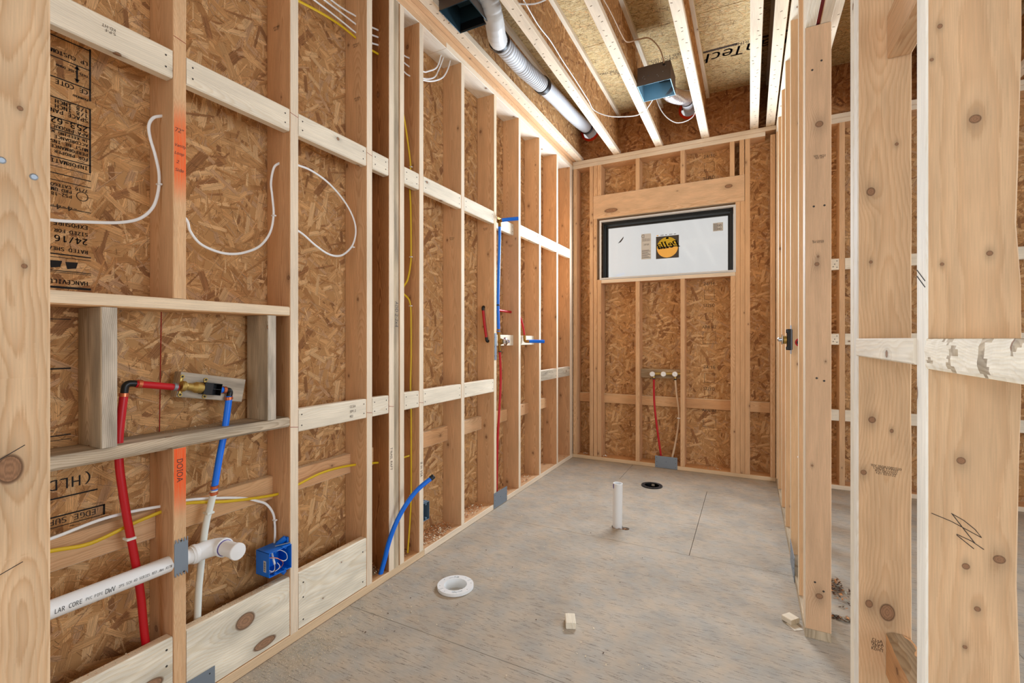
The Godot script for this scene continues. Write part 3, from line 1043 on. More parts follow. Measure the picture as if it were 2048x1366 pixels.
	text_into(mb, "ADD 2-2x4", 0.020, Vector3(XL + 0.0006, 1.40, -1.842), Vector3(0, -1, 0), Vector3(0, 0, -1), false, 0, 0.1)
	text_into(mb, "T NAIL RAFT", 0.015, Vector3(XL + 0.0006, 0.66, -1.803), Vector3(0, -1, 0), Vector3(0, 0, -1), false, 0, 0.1)
	text_into(mb, "8 in VIA", 0.017, Vector3(XL + 0.0006, 0.53, -2.044), Vector3(0, -1, 0), Vector3(0, 0, -1), false, 0, 0.1)
	part(w, "handwriting", mb.mesh(), "pencil")
	# red layout ticks across the stud edges
	mb = MB.new()
	for q in [[-0.808, 2.16], [-1.223, 2.10], [-1.633, 2.09], [-1.784, 0.87], [-1.223, 0.86], [-1.633, 0.86], [-2.025, 0.86]]:
		mb.tube([Vector3(XL + 0.0004, q[1], q[0] - 0.001), Vector3(XL + 0.0004, q[1] - 0.006, q[0] - 0.037)], 0.0009, 4)
	part(w, "layout_marks", mb.mesh(), "chalk_red")
	# grade stamps on the faces of the studs
	for q in [[-0.846, 2.2, 0.0], [-1.223, 2.46, -1.69], [-1.633, 2.62, -1.68], [-2.44, 2.05, -1.68], [-2.859, 2.0, -1.68], [-3.252, 1.95, -1.68], [-1.633, 2.36, -1.67], [-2.44, 1.85, -1.68]]:
		if q[2] == 0.0:
			continue
		mb = MB.new()
		for k in 2:
			text_into(mb, ["SPF NO2", "KD HT"][k], 0.007, Vector3(q[2], q[1] - k * 0.010, q[0] + 0.0006), Vector3.RIGHT, up, false, HORIZONTAL_ALIGNMENT_CENTER)
		part(w, "grade_stamp", mb.mesh(), "ink_soft")
	mb = MB.new()
	for k in 3:
		text_into(mb, ["CLSA", "SPF 2", "KD"][k], 0.011, Vector3(XL + 0.0005, 0.90 - k * 0.022, -1.530), rt, up)
	part(w, "grade_stamp", mb.mesh(), "ink_soft")
	mb = MB.new()
	for k in 2:
		text_into(mb, ["S-P-F", "KD-HT"][k], 0.008, Vector3(XL + 0.0005, 2.075 + k * 0.011, -0.66), -rt, -up)
	part(w, "grade_stamp", mb.mesh(), "ink_soft")

# The maker's panel of text on the first sheathing sheet, upside down as the sheet was put up.
func sheathing_print(par: Node3D):
	var mb := MB.new()
	var o := -par.position
	var x := XO + 0.0012
	var rt := Vector3(0, 0, 1)      # upside down: the line runs towards the camera
	var dn := Vector3.DOWN
	var z0 := -0.656                # the right-hand rule of the panel
	var lines := [["LP CUSTOMER SERVICE", 2.022, 0.011], ["THIS SIDE DOWN", 1.985, 0.006], ["CE COTE EN DESSOUS", 1.937, 0.0125], ["PANNEAU", 1.915, 0.006], ["1/8 INCH AT ENDS", 1.881, 0.011], ["1/8 INCH AT EDGES", 1.867, 0.011], ["SPACE PANELS", 1.853, 0.011], ["253-620-7400", 1.826, 0.0165], ["APA PRODUCT SUPPORT", 1.809, 0.0095], ["IN KEEPING WITH", 1.793, 0.008], ["ACCORDANCE WITH", 1.780, 0.009], ["MUST BE INSTALLED", 1.766, 0.009], ["PERFORMANCE BASED", 1.752, 0.009], ["FOR PROPER", 1.738, 0.009], ["INFORMATION", 1.712, 0.011], ["7/16 CATEGORY", 1.644, 0.009], ["     PRD UM - HK", 1.631, 0.009], ["     PS2-18 SHEATH", 1.618, 0.009], ["EXPOSURE 1", 1.536, 0.0115], ["SIZED FOR SPACING", 1.515, 0.010], ["24/16", 1.493, 0.018], ["RATED SHEATHING", 1.463, 0.0105], ["HANCEVILLE, AL", 1.370, 0.0115]]
	for l in lines:
		text_into(mb, l[0], l[2], o + Vector3(x, l[1], z0 + 0.006), rt, dn, false, 0, 0.0, true)
		text_into(mb, l[0], l[2], o + Vector3(x, l[1] + 0.0004, z0 + 0.0066), rt, dn, false, 0, 0.0, true)
	text_into(mb, "-4-4-2-", 0.0145, o + Vector3(x, 1.583, z0 + 0.03), rt, dn, false, 0, 0.0, true)
	var rules := [[2.066, 0.003], [2.007, 0.0025], [1.95, 0.003], [1.892, 0.003], [1.836, 0.0025], [1.802, 0.0025], [1.724, 0.0025], [1.697, 0.0015], [1.678, 0.0025], [1.658, 0.002], [1.45, 0.0035], [1.44, 0.0015], [1.402, 0.002], [1.397, 0.0012], [1.357, 0.006], [1.583, 0.002]]
	for r in rules:
		mb.quad(o + Vector3(x, r[0] - r[1], z0), o + Vector3(x, r[0] - r[1], -0.44), o + Vector3(x, r[0], -0.44), o + Vector3(x, r[0], z0), Vector3.RIGHT)
	for r in [[2.07, 1.915], [1.892, 1.70]]:
		mb.quad(o + Vector3(x, r[0], z0), o + Vector3(x, r[1], z0), o + Vector3(x, r[1], z0 + 0.004), o + Vector3(x, r[0], z0 + 0.004), Vector3.RIGHT)
	for k in 5:   # worn block letters of the mill's mark
		var za := z0 + 0.03 + k * 0.035
		mb.quad(o + Vector3(x, 1.43, za), o + Vector3(x, 1.412, za + 0.004), o + Vector3(x, 1.408, za + 0.024), o + Vector3(x, 1.428, za + 0.028), Vector3.RIGHT)
	# two-headed arrow and the round mark
	mb.quad(o + Vector3(x, 2.0, z0 + 0.030), o + Vector3(x, 1.96, z0 + 0.030), o + Vector3(x, 1.96, z0 + 0.034), o + Vector3(x, 2.0, z0 + 0.034), Vector3.RIGHT)
	for s in [[2.006, 1.994], [1.954, 1.966]]:
		mb.tri(o + Vector3(x, s[0], z0 + 0.032), o + Vector3(x, s[1], z0 + 0.026), o + Vector3(x, s[1], z0 + 0.038), Vector3.RIGHT, Vector3.RIGHT, Vector3.RIGHT)
	var ring := []
	for k in 21:
		ring.append(o + Vector3(x, 1.626 + 0.013 * sin(TAU * k / 20), z0 + 0.02 + 0.013 * cos(TAU * k / 20)))
	mb.tube(ring, 0.0009, 4)
	# under the niche sill
	text_into(mb, "(HLDTH", 0.03, o + Vector3(x, 0.792, -0.66), Vector3(0, 0, 1), dn, false, 0, 0.0, true)
	mb.quad(o + Vector3(x, 0.752, -0.672), o + Vector3(x, 0.752, -0.44), o + Vector3(x, 0.756, -0.44), o + Vector3(x, 0.756, -0.672), Vector3.RIGHT)
	mb.quad(o + Vector3(x, 0.70, -0.69), o + Vector3(x, 0.70, -0.44), o + Vector3(x, 0.704, -0.44), o + Vector3(x, 0.704, -0.69), Vector3.RIGHT)
	mb.quad(o + Vector3(x, 0.672, -0.69), o + Vector3(x, 0.672, -0.44), o + Vector3(x, 0.674, -0.44), o + Vector3(x, 0.674, -0.69), Vector3.RIGHT)
	mb.quad(o + Vector3(x, 0.672, -0.69), o + Vector3(x, 0.704, -0.69), o + Vector3(x, 0.704, -0.685), o + Vector3(x, 0.672, -0.685), Vector3.RIGHT)
	text_into(mb, "EDGE SUPPORT 24", 0.016, o + Vector3(x, 0.688, -0.67), Vector3(0, 0, 1), dn, false, 0, 0.0, true)
	for q in [[1.262, 0.002], [1.12, 0.004], [0.93, 0.003], [0.918, 0.0015]]:
		mb.quad(o + Vector3(x, q[0], -0.61), o + Vector3(x, q[0], -0.44), o + Vector3(x, q[0] + q[1], -0.44), o + Vector3(x, q[0] + q[1], -0.61), Vector3.RIGHT)
	part(par, "printed_lettering", mb.mesh(), "ink")

func stud_b(w: Node, x0: float, x1: float, o := {}, y0 := 0.038, y1 := YP, z1 := ZB) -> MeshInstance3D:
	if not o.has("edge"):
		o = o.duplicate()
		o.edge = [6, 0, 3, 8][int(absf(x0) * 100) % 4]  # edges of the unlit window wall stay tan, not the lit-pale lane
	return board(w, "stud", Vector3(x0, y0, ZO), Vector3(x1, y1, z1), 1, o)

func build_wall_back():
	var w := setting("wall_back")
	# sheathing round the window opening and on into the next room
	var p := [[-1.75, -1.311, -0.02, YJ], [-1.309, -0.13, -0.02, 1.80], [-1.309, -0.13, 2.372, YJ], [-0.128, 0.66, -0.02, YJ], [0.662, 1.88, -0.02, YJ], [1.882, 3.3, -0.02, YJ]]
	var sheets := []
	for q in p:
		sheets.append(sheet(w, "sheathing_panel", Vector3(q[0], q[2], ZO - 0.012), Vector3(q[1], q[3], ZO), "osb"))
	boxed(w, "outer_light_block", Vector3(-1.9, -0.06, ZO - 0.12), Vector3(-1.311, YJ, ZO - 0.013), "light_block", 0.0)  # unseen boxes added behind the sheathing to shut out the sky
	boxed(w, "outer_light_block", Vector3(-0.128, -0.06, ZO - 0.12), Vector3(3.45, YJ, ZO - 0.013), "light_block", 0.0)
	boxed(w, "outer_light_block", Vector3(-1.311, -0.06, ZO - 0.12), Vector3(-0.128, 1.80, ZO - 0.013), "light_block", 0.0)
	boxed(w, "outer_light_block", Vector3(-1.311, 2.372, ZO - 0.12), Vector3(-0.128, YJ, ZO - 0.013), "light_block", 0.0)
	# rim board between the floors, with the two holes for the ducts
	var rim := csg_root(w, "rim_board", "rim")
	csg_box(rim, Vector3(5.1, YS - YJ + 0.02, 0.028), Vector3(0.8, (YJ + YS) * 0.5 + 0.01, ZB - 0.06))
	csg_cyl(rim, 0.080, 0.3, Vector3(-1.438, 3.315, ZB - 0.06), CSGShape3D.OPERATION_SUBTRACTION, Vector3(PI / 2, 0, 0))
	csg_cyl(rim, 0.074, 0.3, Vector3(-0.497, 3.325, ZB - 0.06), CSGShape3D.OPERATION_SUBTRACTION, Vector3(PI / 2, 0, 0))
	# plates
	board(w, "bottom_plate", Vector3(XL + 0.002, 0.001, ZO), Vector3(XR - 0.002, 0.038, ZB), 0, {"lane": 5, "m": "tan_warm"})
	board(w, "bottom_plate", Vector3(0.291, 0.001, ZO), Vector3(3.3, 0.038, ZB), 0, {"lane": 7})
	board(w, "top_plate", Vector3(XL + 0.002, YP, ZO), Vector3(0.12, YP + 0.038, ZB), 0, {"lane": 3})
	board(w, "top_plate", Vector3(0.291, YP, ZO), Vector3(3.3, YP + 0.038, ZB), 0, {"lane": 6})
	board(w, "top_plate", Vector3(XL + 0.002, YP + 0.039, ZO), Vector3(XR - 0.002, YJ - 0.001, ZB), 0, {"lane": 6})
	board(w, "top_plate", Vector3(0.2, YP + 0.039, ZO), Vector3(3.3, YJ - 0.001, ZB), 0, {"lane": 1})
	# corner, king studs, trimmers and cripples
	stud_b(w, -1.606, -1.566, {"lane": 2})
	stud_b(w, -1.432, -1.396, {"lane": 4, "wane": {0: 0.006}, "seed": 4})
	stud_b(w, -1.392, -1.356, {"lane": 7}, 0.038, 2.408)
	stud_b(w, -1.353, -1.313, {"lane": 1}, 0.038, 1.80)
	stud_b(w, -1.392, -1.352, {"lane": 6}, 2.64)
	stud_b(w, -1.350, -1.312, {"lane": 8}, 2.64)
	for x in [[-0.975, -0.925], [-0.567, -0.527]]:
		stud_b(w, x[0], x[0] + 0.038, {}, 0.038, 1.762)
		stud_b(w, x[0], x[0] + 0.038, {}, 2.64)
	stud_b(w, -0.149, -0.111, {"lane": 3}, 0.038, 1.762)
	stud_b(w, -0.110, -0.073, {"lane": 5}, 0.038, 2.408)
	stud_b(w, -0.072, -0.036, {"lane": 0}, 0.038, 2.408)
	stud_b(w, -0.035, 0.004, {"lane": 2, "hero": {}})
	stud_b(w, -0.155, -0.117, {"lane": 4}, 2.64)
	stud_b(w, -0.078, -0.040, {"lane": 1}, 2.64)
	stud_b(w, 0.158, 0.196, {"lane": 6})
	board(w, "header", Vector3(-1.393, 2.409, ZB - 0.04), Vector3(-0.038, 2.639, ZB), 0, {"lane": 3, "hero": {"+z": "header"}, "label": "wide header board over the window"})
	board(w, "header", Vector3(-1.393, 2.409, ZO), Vector3(-0.038, 2.639, ZB - 0.045), 0, {"lane": 6})
	board(w, "window_sill_plate", Vector3(-1.311, 1.763, ZO), Vector3(-0.111, 1.799, ZB), 0, {"lane": 7})
	# flat blocking against the sheathing
	for e in [[-1.565, -1.433], [-1.312, -0.976], [-0.936, -0.568], [-0.528, -0.150], [0.005, 0.157]]:
		board(w, "backing_block", Vector3(e[0], 0.566, ZO + 0.001), Vector3(e[1], 0.657, ZO + 0.039), 0, {"m": "tan_light", "lane": int(absf(e[0]) * 20) % 9})
	# the board that carries the tub filler
	board(w, "valve_board", Vector3(-0.936, 0.838, -4.60), Vector3(-0.568, 0.923, -4.562), 0, {"m": "tan_warm", "lane": 12, "edge": 12, "label": "brownish board between two studs carrying the three-port brass filler"})
	# beyond the partition
	for x in [0.289, 0.64, 1.045, 1.455, 1.86, 2.27, 2.68]:
		stud_b(w, x, x + 0.038, {"wane": {1: 0.004} if x == 0.64 else {}, "seed": 9})
	var xs := [0.327, 0.64, 1.045, 1.455, 1.86]
	for i in 4:
		for y in [1.766, 1.163]:
			board(w, "blocking", Vector3(xs[i] + (0.039 if i else 0.001), y, ZB - 0.039), Vector3(xs[i + 1] - 0.001, y + 0.089, ZB - 0.001), 0, {"m": "tan_light", "lane": 9 + i % 3, "edge": 10})
			if i == 0:
				nails(w, [Vector3(0.625, y + 0.07, ZB - 0.001), Vector3(0.61, y + 0.045, ZB - 0.001), Vector3(0.60, y + 0.025, ZB - 0.001), Vector3(0.625, y + 0.02, ZB - 0.001)], Vector3.BACK, 0.004)
		board(w, "blocking", Vector3(xs[i] + (0.039 if i else 0.001), 0.552, ZB - 0.039), Vector3(xs[i + 1] - 0.001, 0.641, ZB - 0.001), 0, {"m": "tan_light", "lane": 9 + (i + 1) % 3, "edge": 11})
	# stencilled panel marks on the sheathing at the right of the window, above and below it
	for q in [[1, -0.33, 1.72], [1, -0.33, 0.95], [2, -0.33, 2.90]]:
		var mb := MB.new()
		var s: Node3D = sheets[q[0]]
		var o := -s.position
		for k in 6:
			var y: float = q[2] - k * 0.1
			if q[0] == 2 and k > 2:
				break
			var sz := 0.03 + 0.012 * ((k * 7) % 3)
			if k % 2 == 0:
				text_into(mb, ["24/16", "SIZED", "APA 42"][(k / 2) % 3], 0.028, o + Vector3(q[1], y, ZO + 0.0012), Vector3.RIGHT, Vector3.UP, false, HORIZONTAL_ALIGNMENT_CENTER)
			else:
				var a := o + Vector3(q[1] - sz, y - sz, ZO + 0.0012)
				mb.tube([a, a + Vector3(2 * sz, 0, 0), a + Vector3(2 * sz, 2 * sz, 0), a + Vector3(0, 2 * sz, 0), a], 0.0012, 4)
		part(s, "printed_lettering", mb.mesh(), "ink_soft")

func stud_r(w: Node, z0: float, o := {}, y0 := 0.038, y1 := YP) -> MeshInstance3D:
	return board(w, "stud", Vector3(XR, y0, z0 - 0.038), Vector3(XR + 0.089, y1, z0), 1, o)

func build_wall_right():
	var w := setting("wall_right")
	board(w, "bottom_plate", Vector3(XR, 0.001, ZO + 0.14), Vector3(XR + 0.089, 0.037, -2.211), 2, {"m": "tan_light", "lane": 12, "edge": 12})
	board(w, "bottom_plate", Vector3(XR, 0.001, -1.264), Vector3(XR + 0.089, 0.037, 1.2), 2, {"lane": 4})
	board(w, "top_plate", Vector3(XR, YP, ZB + 0.001), Vector3(XR + 0.089, YP + 0.038, 1.2), 2, {"m": "tan_light", "lane": 9, "edge": 10})
	board(w, "top_plate", Vector3(XR, YP + 0.039, ZB + 0.001), Vector3(XR + 0.089, YJ - 0.001, 1.2), 2, {"m": "tan_light", "lane": 11, "edge": 10})
	for z in [-4.46, -4.17, -3.729, -3.352, -2.938]:
		stud_r(w, z, {"m": "tan_light", "lane": int(absf(z) * 10) % 9, "wane": {1: 0.006} if z == -3.352 else {}, "seed": 3})
	stud_r(w, -2.478, {"m": "tan_light", "lane": 8})
	stud_r(w, -2.2505, {"m": "tan_light", "lane": 6})
	stud_r(w, -2.2105, {"hero": {"+z": "post"}, "hoff": 0.0, "lane": 2, "label": "trimmer post at the far side of the doorway"}, 0.038, 2.466)
	# doorway header: two boards with a red-painted filler between
	board(w, "header", Vector3(XR, 2.468, -2.249), Vector3(XR + 0.038, 2.70, -1.187), 2, {"m": "tan_light", "lane": 10, "edge": 11})
	board(w, "header", Vector3(XR + 0.051, 2.468, -2.249), Vector3(XR + 0.089, 2.70, -1.187), 2, {"lane": 3})
	boxed(w, "header_filler", Vector3(XR + 0.0385, 2.472, -2.249), Vector3(XR + 0.0505, 2.70, -1.187), "red_gap", 0.0)
	for z in [-1.9, -1.5]:
		stud_r(w, z, {}, 2.701)
	# near side of the doorway
	stud_r(w, -1.2255, {"m": "tan_light", "lane": 9, "edge": 10}, 0.038, 2.466)
	stud_r(w, -1.1865, {"hero": {"+z": "king"}, "hoff": -0.412, "lane": 1, "edge": 10, "wane": {0: 0.0035}, "seed": 7, "label": "king stud with grade stamps and rough edge"})
	stud_r(w, -0.765, {"hero": {"+z": "close"}, "hoff": -0.422, "lane": 4, "edge": 10, "wane": {0: 0.007}, "seed": 15, "label": "near stud with pencil scrawl and a rough edge coloured lit white"})  # narrow faces take a pale lane that stands in for light
	for z in [-0.35, 0.06, 0.46, 0.87]:
		stud_r(w, z)
	# flat blocking at mid height, the nearer piece still with its bark
	board(w, "blocking", Vector3(XR - 0.003, 1.171, -1.185), Vector3(XR + 0.086, 1.207, -0.804), 2, {"m": "tan_light", "lane": 9, "edge": 10, "voff": 0.4})
	bark_block(w)
	# blocking on edge, high and low between the two near studs
	board(w, "blocking", Vector3(0.249, 1.775, -1.185), Vector3(0.288, 1.864, -0.804), 2, {"m": "tan", "lane": 5, "edge": 5})
	board(w, "blocking", Vector3(0.247, 0.522, -1.185), Vector3(0.288, 0.612, -0.804), 2, {"m": "tan_warm", "lane": 4, "edge": 12, "wane": {0: 0.016, 1: 0.012}, "seed": 6})
	nails(w, [Vector3(XR + 0.034, 0.23, -2.2105), Vector3(XR + 0.063, 0.20, -2.2105), Vector3(XR + 0.025, 2.29, -2.2105), Vector3(XR + 0.056, 2.32, -2.2105), Vector3(XR + 0.03, 1.74, -2.2105), Vector3(XR + 0.066, 1.74, -2.2105), Vector3(XR + 0.04, 1.05, -2.2105), Vector3(XR + 0.065, 1.04, -2.2105)], Vector3.BACK, 0.0042)
	# stamps
	stamp(w, ["SPF-NO2", "KD HT"], Vector3(XR + 0.05, 1.94, -2.2098), 0.0075)
	stamp(w, ["N L GRADE", "SPF KD-HT"], Vector3(XR + 0.045, 1.60, -2.2098), 0.0058)
	stamp(w, ["T0Y 260A20B5520", "C9A2B 177701", "437 0821102", "+21 025122"], Vector3(XR + 0.047, 0.945, -1.1858), 0.0045)
	stamp(w, ["CLsA", "NLGA", "SPF2", "KDHT"], Vector3(XR + 0.033, 0.588, -1.1858), 0.0058)
	var mb := MB.new()
	var z := -0.7645
	for q in [[Vector2(0.005, 0.985), Vector2(0.024, 0.978), Vector2(0.052, 0.963), Vector2(0.046, 0.972), Vector2(0.036, 0.981), Vector2(0.024, 0.988)], [Vector2(0.025, 0.987), Vector2(0.036, 0.970), Vector2(0.046, 0.955)], [Vector2(0.029, 0.963), Vector2(0.043, 0.957), Vector2(0.054, 0.949)], [Vector2(0.029, 0.962), Vector2(0.045, 0.948)]]:
		var pts := []
		for v in q:
			pts.append(Vector3(XR + v.x, v.y, z))
		mb.tube(pts, 0.0004, 4)
	part(w, "pencil_scrawl", mb.mesh(), "pencil")
	mb = MB.new()
	for k in 2:
		mb.tube([Vector3(XR - 0.0004, 1.272 + k * 0.008, -0.768), Vector3(XR - 0.0004, 1.29 + k * 0.008, -0.800)], 0.0006, 4)
	part(w, "pencil_ticks", mb.mesh(), "pencil")

func stamp(w: Node, lines: Array, at: Vector3, size: float):
	var mb := MB.new()
	for k in lines.size():
		text_into(mb, lines[k], size, at + Vector3(0, -k * size * 1.05, 0), Vector3(1, -0.07, 0).normalized(), Vector3.UP, false, HORIZONTAL_ALIGNMENT_CENTER)
	part(w, "grade_stamp", mb.mesh(), "ink_soft")

func bark_block(w: Node):
	var mb := MB.new()
	var n := FastNoiseLite.new()
	n.seed = 8
	n.frequency = 28.0
	n.fractal_octaves = 4
	var nz := 60
	var ny := 10
	var z0 := -0.764
	var z1 := -0.39
	var pts := []
	var lo := []
	for i in nz + 1:
		var row := []
		for k in ny + 1:
			var zz := lerpf(z0, z1, float(i) / nz)
			var a := float(k) / ny
			var yy := lerpf(1.168, 1.206, a)
			var round_ := 0.003 * (1.0 - pow(absf(a * 2.0 - 1.0), 4.0)) - 0.003
			var rise := n.get_noise_2d(zz, yy * 1.7) * 0.0022 * (1.0 if a > 0.02 and a < 0.98 else 0.3)
			row.append(Vector3(XR - 0.002 - round_ - rise, yy, zz))
		pts.append(row)
	mb.surface(M.tan_light)
	for i in nz:
		for k in ny:
			var a: Vector3 = pts[i][k]
			var b: Vector3 = pts[i + 1][k]
			var c: Vector3 = pts[i + 1][k + 1]
			var d: Vector3 = pts[i][k + 1]
			var nn := (b - a).cross(d - a).normalized()
			if nn.x > 0.0:
				nn = -nn
			var u := (12 if n.get_noise_2d(a.z * 0.6, a.y * 0.9 + 5.0) > 0.22 else 10) * 146.0 + 20.0 + k * 6.0
			mb.quad(a, b, c, d, nn, Vector2(u / 2048.0, i / 200.0), Vector2(u / 2048.0, (i + 1) / 200.0), Vector2((u + 6.0) / 2048.0, (i + 1) / 200.0), Vector2((u + 6.0) / 2048.0, i / 200.0))
	var e := [[Vector3(XR, 1.206, z0), Vector3(XR, 1.206, z1), Vector3(XR + 0.086, 1.206, z1), Vector3(XR + 0.086, 1.206, z0), Vector3.UP], [Vector3(XR, 1.168, z0), Vector3(XR, 1.168, z1), Vector3(XR + 0.086, 1.168, z1), Vector3(XR + 0.086, 1.168, z0), Vector3.DOWN], [Vector3(XR + 0.086, 1.168, z0), Vector3(XR + 0.086, 1.168, z1), Vector3(XR + 0.086, 1.206, z1), Vector3(XR + 0.086, 1.206, z0), Vector3.RIGHT], [Vector3(XR, 1.168, z0), Vector3(XR + 0.086, 1.168, z0), Vector3(XR + 0.086, 1.206, z0), Vector3(XR, 1.206, z0), Vector3.FORWARD], [Vector3(XR, 1.168, z1), Vector3(XR + 0.086, 1.168, z1), Vector3(XR + 0.086, 1.206, z1), Vector3(XR, 1.206, z1), Vector3.BACK]]
	for q in e:
		mb.quad(q[0], q[1], q[2], q[3], q[4], Vector2(0.73, 0.1), Vector2(0.73, 0.3), Vector2(0.75, 0.3), Vector2(0.75, 0.1))
	part(w, "blocking", mb.mesh(), null, "flat blocking with a rough pale bark face")

func build_wall_near():
	var w := setting("wall_near")
	board(w, "stud", Vector3(-0.888, 0.038, -0.2755), Vector3(-0.85, YP, -0.1355), 1, {"hero": {"+x": "jamb"}, "hoff": -0.5, "lane": 3, "label": "jamb stud close to the camera with swirling grain and a big knot"})
	board(w, "stud", Vector3(-1.35, 0.038, -0.2755), Vector3(-1.312, YP, -0.1355), 1)
	board(w, "bottom_plate", Vector3(XL + 0.002, 0.001, -0.2755), Vector3(-0.85, 0.037, -0.1355), 0)
	board(w, "top_plate", Vector3(XL + 0.002, YP + 0.001, -0.2755), Vector3(0.198, YP + 0.038, -0.1355), 0)
	board(w, "top_plate", Vector3(XL + 0.002, YP + 0.039, -0.2755), Vector3(0.198, YJ - 0.001, -0.1355), 0)
	# two bolt heads sunk in the jamb
	var mb := MB.new()
	for q in [Vector3(-0.8499, 1.434, -0.2285), Vector3(-0.8499, 1.422, -0.2585)]:
		mb.revolve(q, Vector3.RIGHT, [Vector2(0.0045, 0.0), Vector2(0.0045, 0.0006), Vector2(0.003, 0.0012), Vector2(0, 0.0012)], 10)
	part(w, "screw_heads", mb.mesh(), "steel").set_meta("kind", "stuff")
	mb = MB.new()
	mb.tube([Vector3(-0.8497, 1.052, -0.227), Vector3(-0.8497, 1.066, -0.25)], 0.0005, 4)
	mb.tube([Vector3(-0.8497, 0.905, -0.227), Vector3(-0.8497, 0.913, -0.248)], 0.0005, 4)
	part(w, "pencil_ticks", mb.mesh(), "pencil")

# The rest of the storey: closed walls with the openings that let the daylight in behind the camera and at the right.
func build_far_walls():
	var f := setting("wall_front")
	sheet(f, "sheathing_panel", Vector3(-1.77, -0.02, 3.35), Vector3(-1.35, YS, 3.362), "osb")
	sheet(f, "sheathing_panel", Vector3(1.15, -0.02, 3.35), Vector3(3.32, YS, 3.362), "osb")
	sheet(f, "sheathing_panel", Vector3(-1.348, 2.72, 3.35), Vector3(1.148, YS, 3.362), "osb")
	sheet(f, "sheathing_panel", Vector3(-1.348, -0.02, 3.35), Vector3(1.148, 0.36, 3.362), "osb")
	for x in [-1.75, -1.39, 1.15, 1.6, 2.0, 2.4, 2.8, 3.2]:
		board(f, "stud", Vector3(x, 0.001, 3.21), Vector3(x + 0.038, YP, 3.35), 1)
	var r := setting("wall_far_right")
	sheet(r, "sheathing_panel", Vector3(3.33, -0.02, -4.65), Vector3(3.342, YS, -2.6), "osb")
	sheet(r, "sheathing_panel", Vector3(3.33, -0.02, 0.2), Vector3(3.342, YS, 3.35), "osb")
	sheet(r, "sheathing_panel", Vector3(3.33, 2.58, -2.598), Vector3(3.342, YS, 0.198), "osb")
	sheet(r, "sheathing_panel", Vector3(3.33, -0.02, -2.598), Vector3(3.342, 0.44, 0.198), "osb")
	for z in [-4.4, -4.0, -3.6, -3.2, -2.64, 0.2, 0.6, 1.0, 1.4, 1.8, 2.2, 2.6]:
		board(r, "stud", Vector3(3.19, 0.001, z), Vector3(3.33, YP, z + 0.038), 1)

func frame(par: Node, called: String, x0: float, x1: float, y0: float, y1: float, wd: float, z0: float, z1: float, mat: String):
	var mb := MB.new()
	mb.box(Vector3(x0, y0, z0), Vector3(x1, y0 + wd, z1), 0.0015)
	mb.box(Vector3(x0, y1 - wd, z0), Vector3(x1, y1, z1), 0.0015)
	mb.box(Vector3(x0, y0 + wd, z0), Vector3(x0 + wd, y1 - wd, z1), 0.0015)
	mb.box(Vector3(x1 - wd, y0 + wd, z0), Vector3(x1, y1 - wd, z1), 0.0015)
	part(par, called, mb.mesh(), mat)

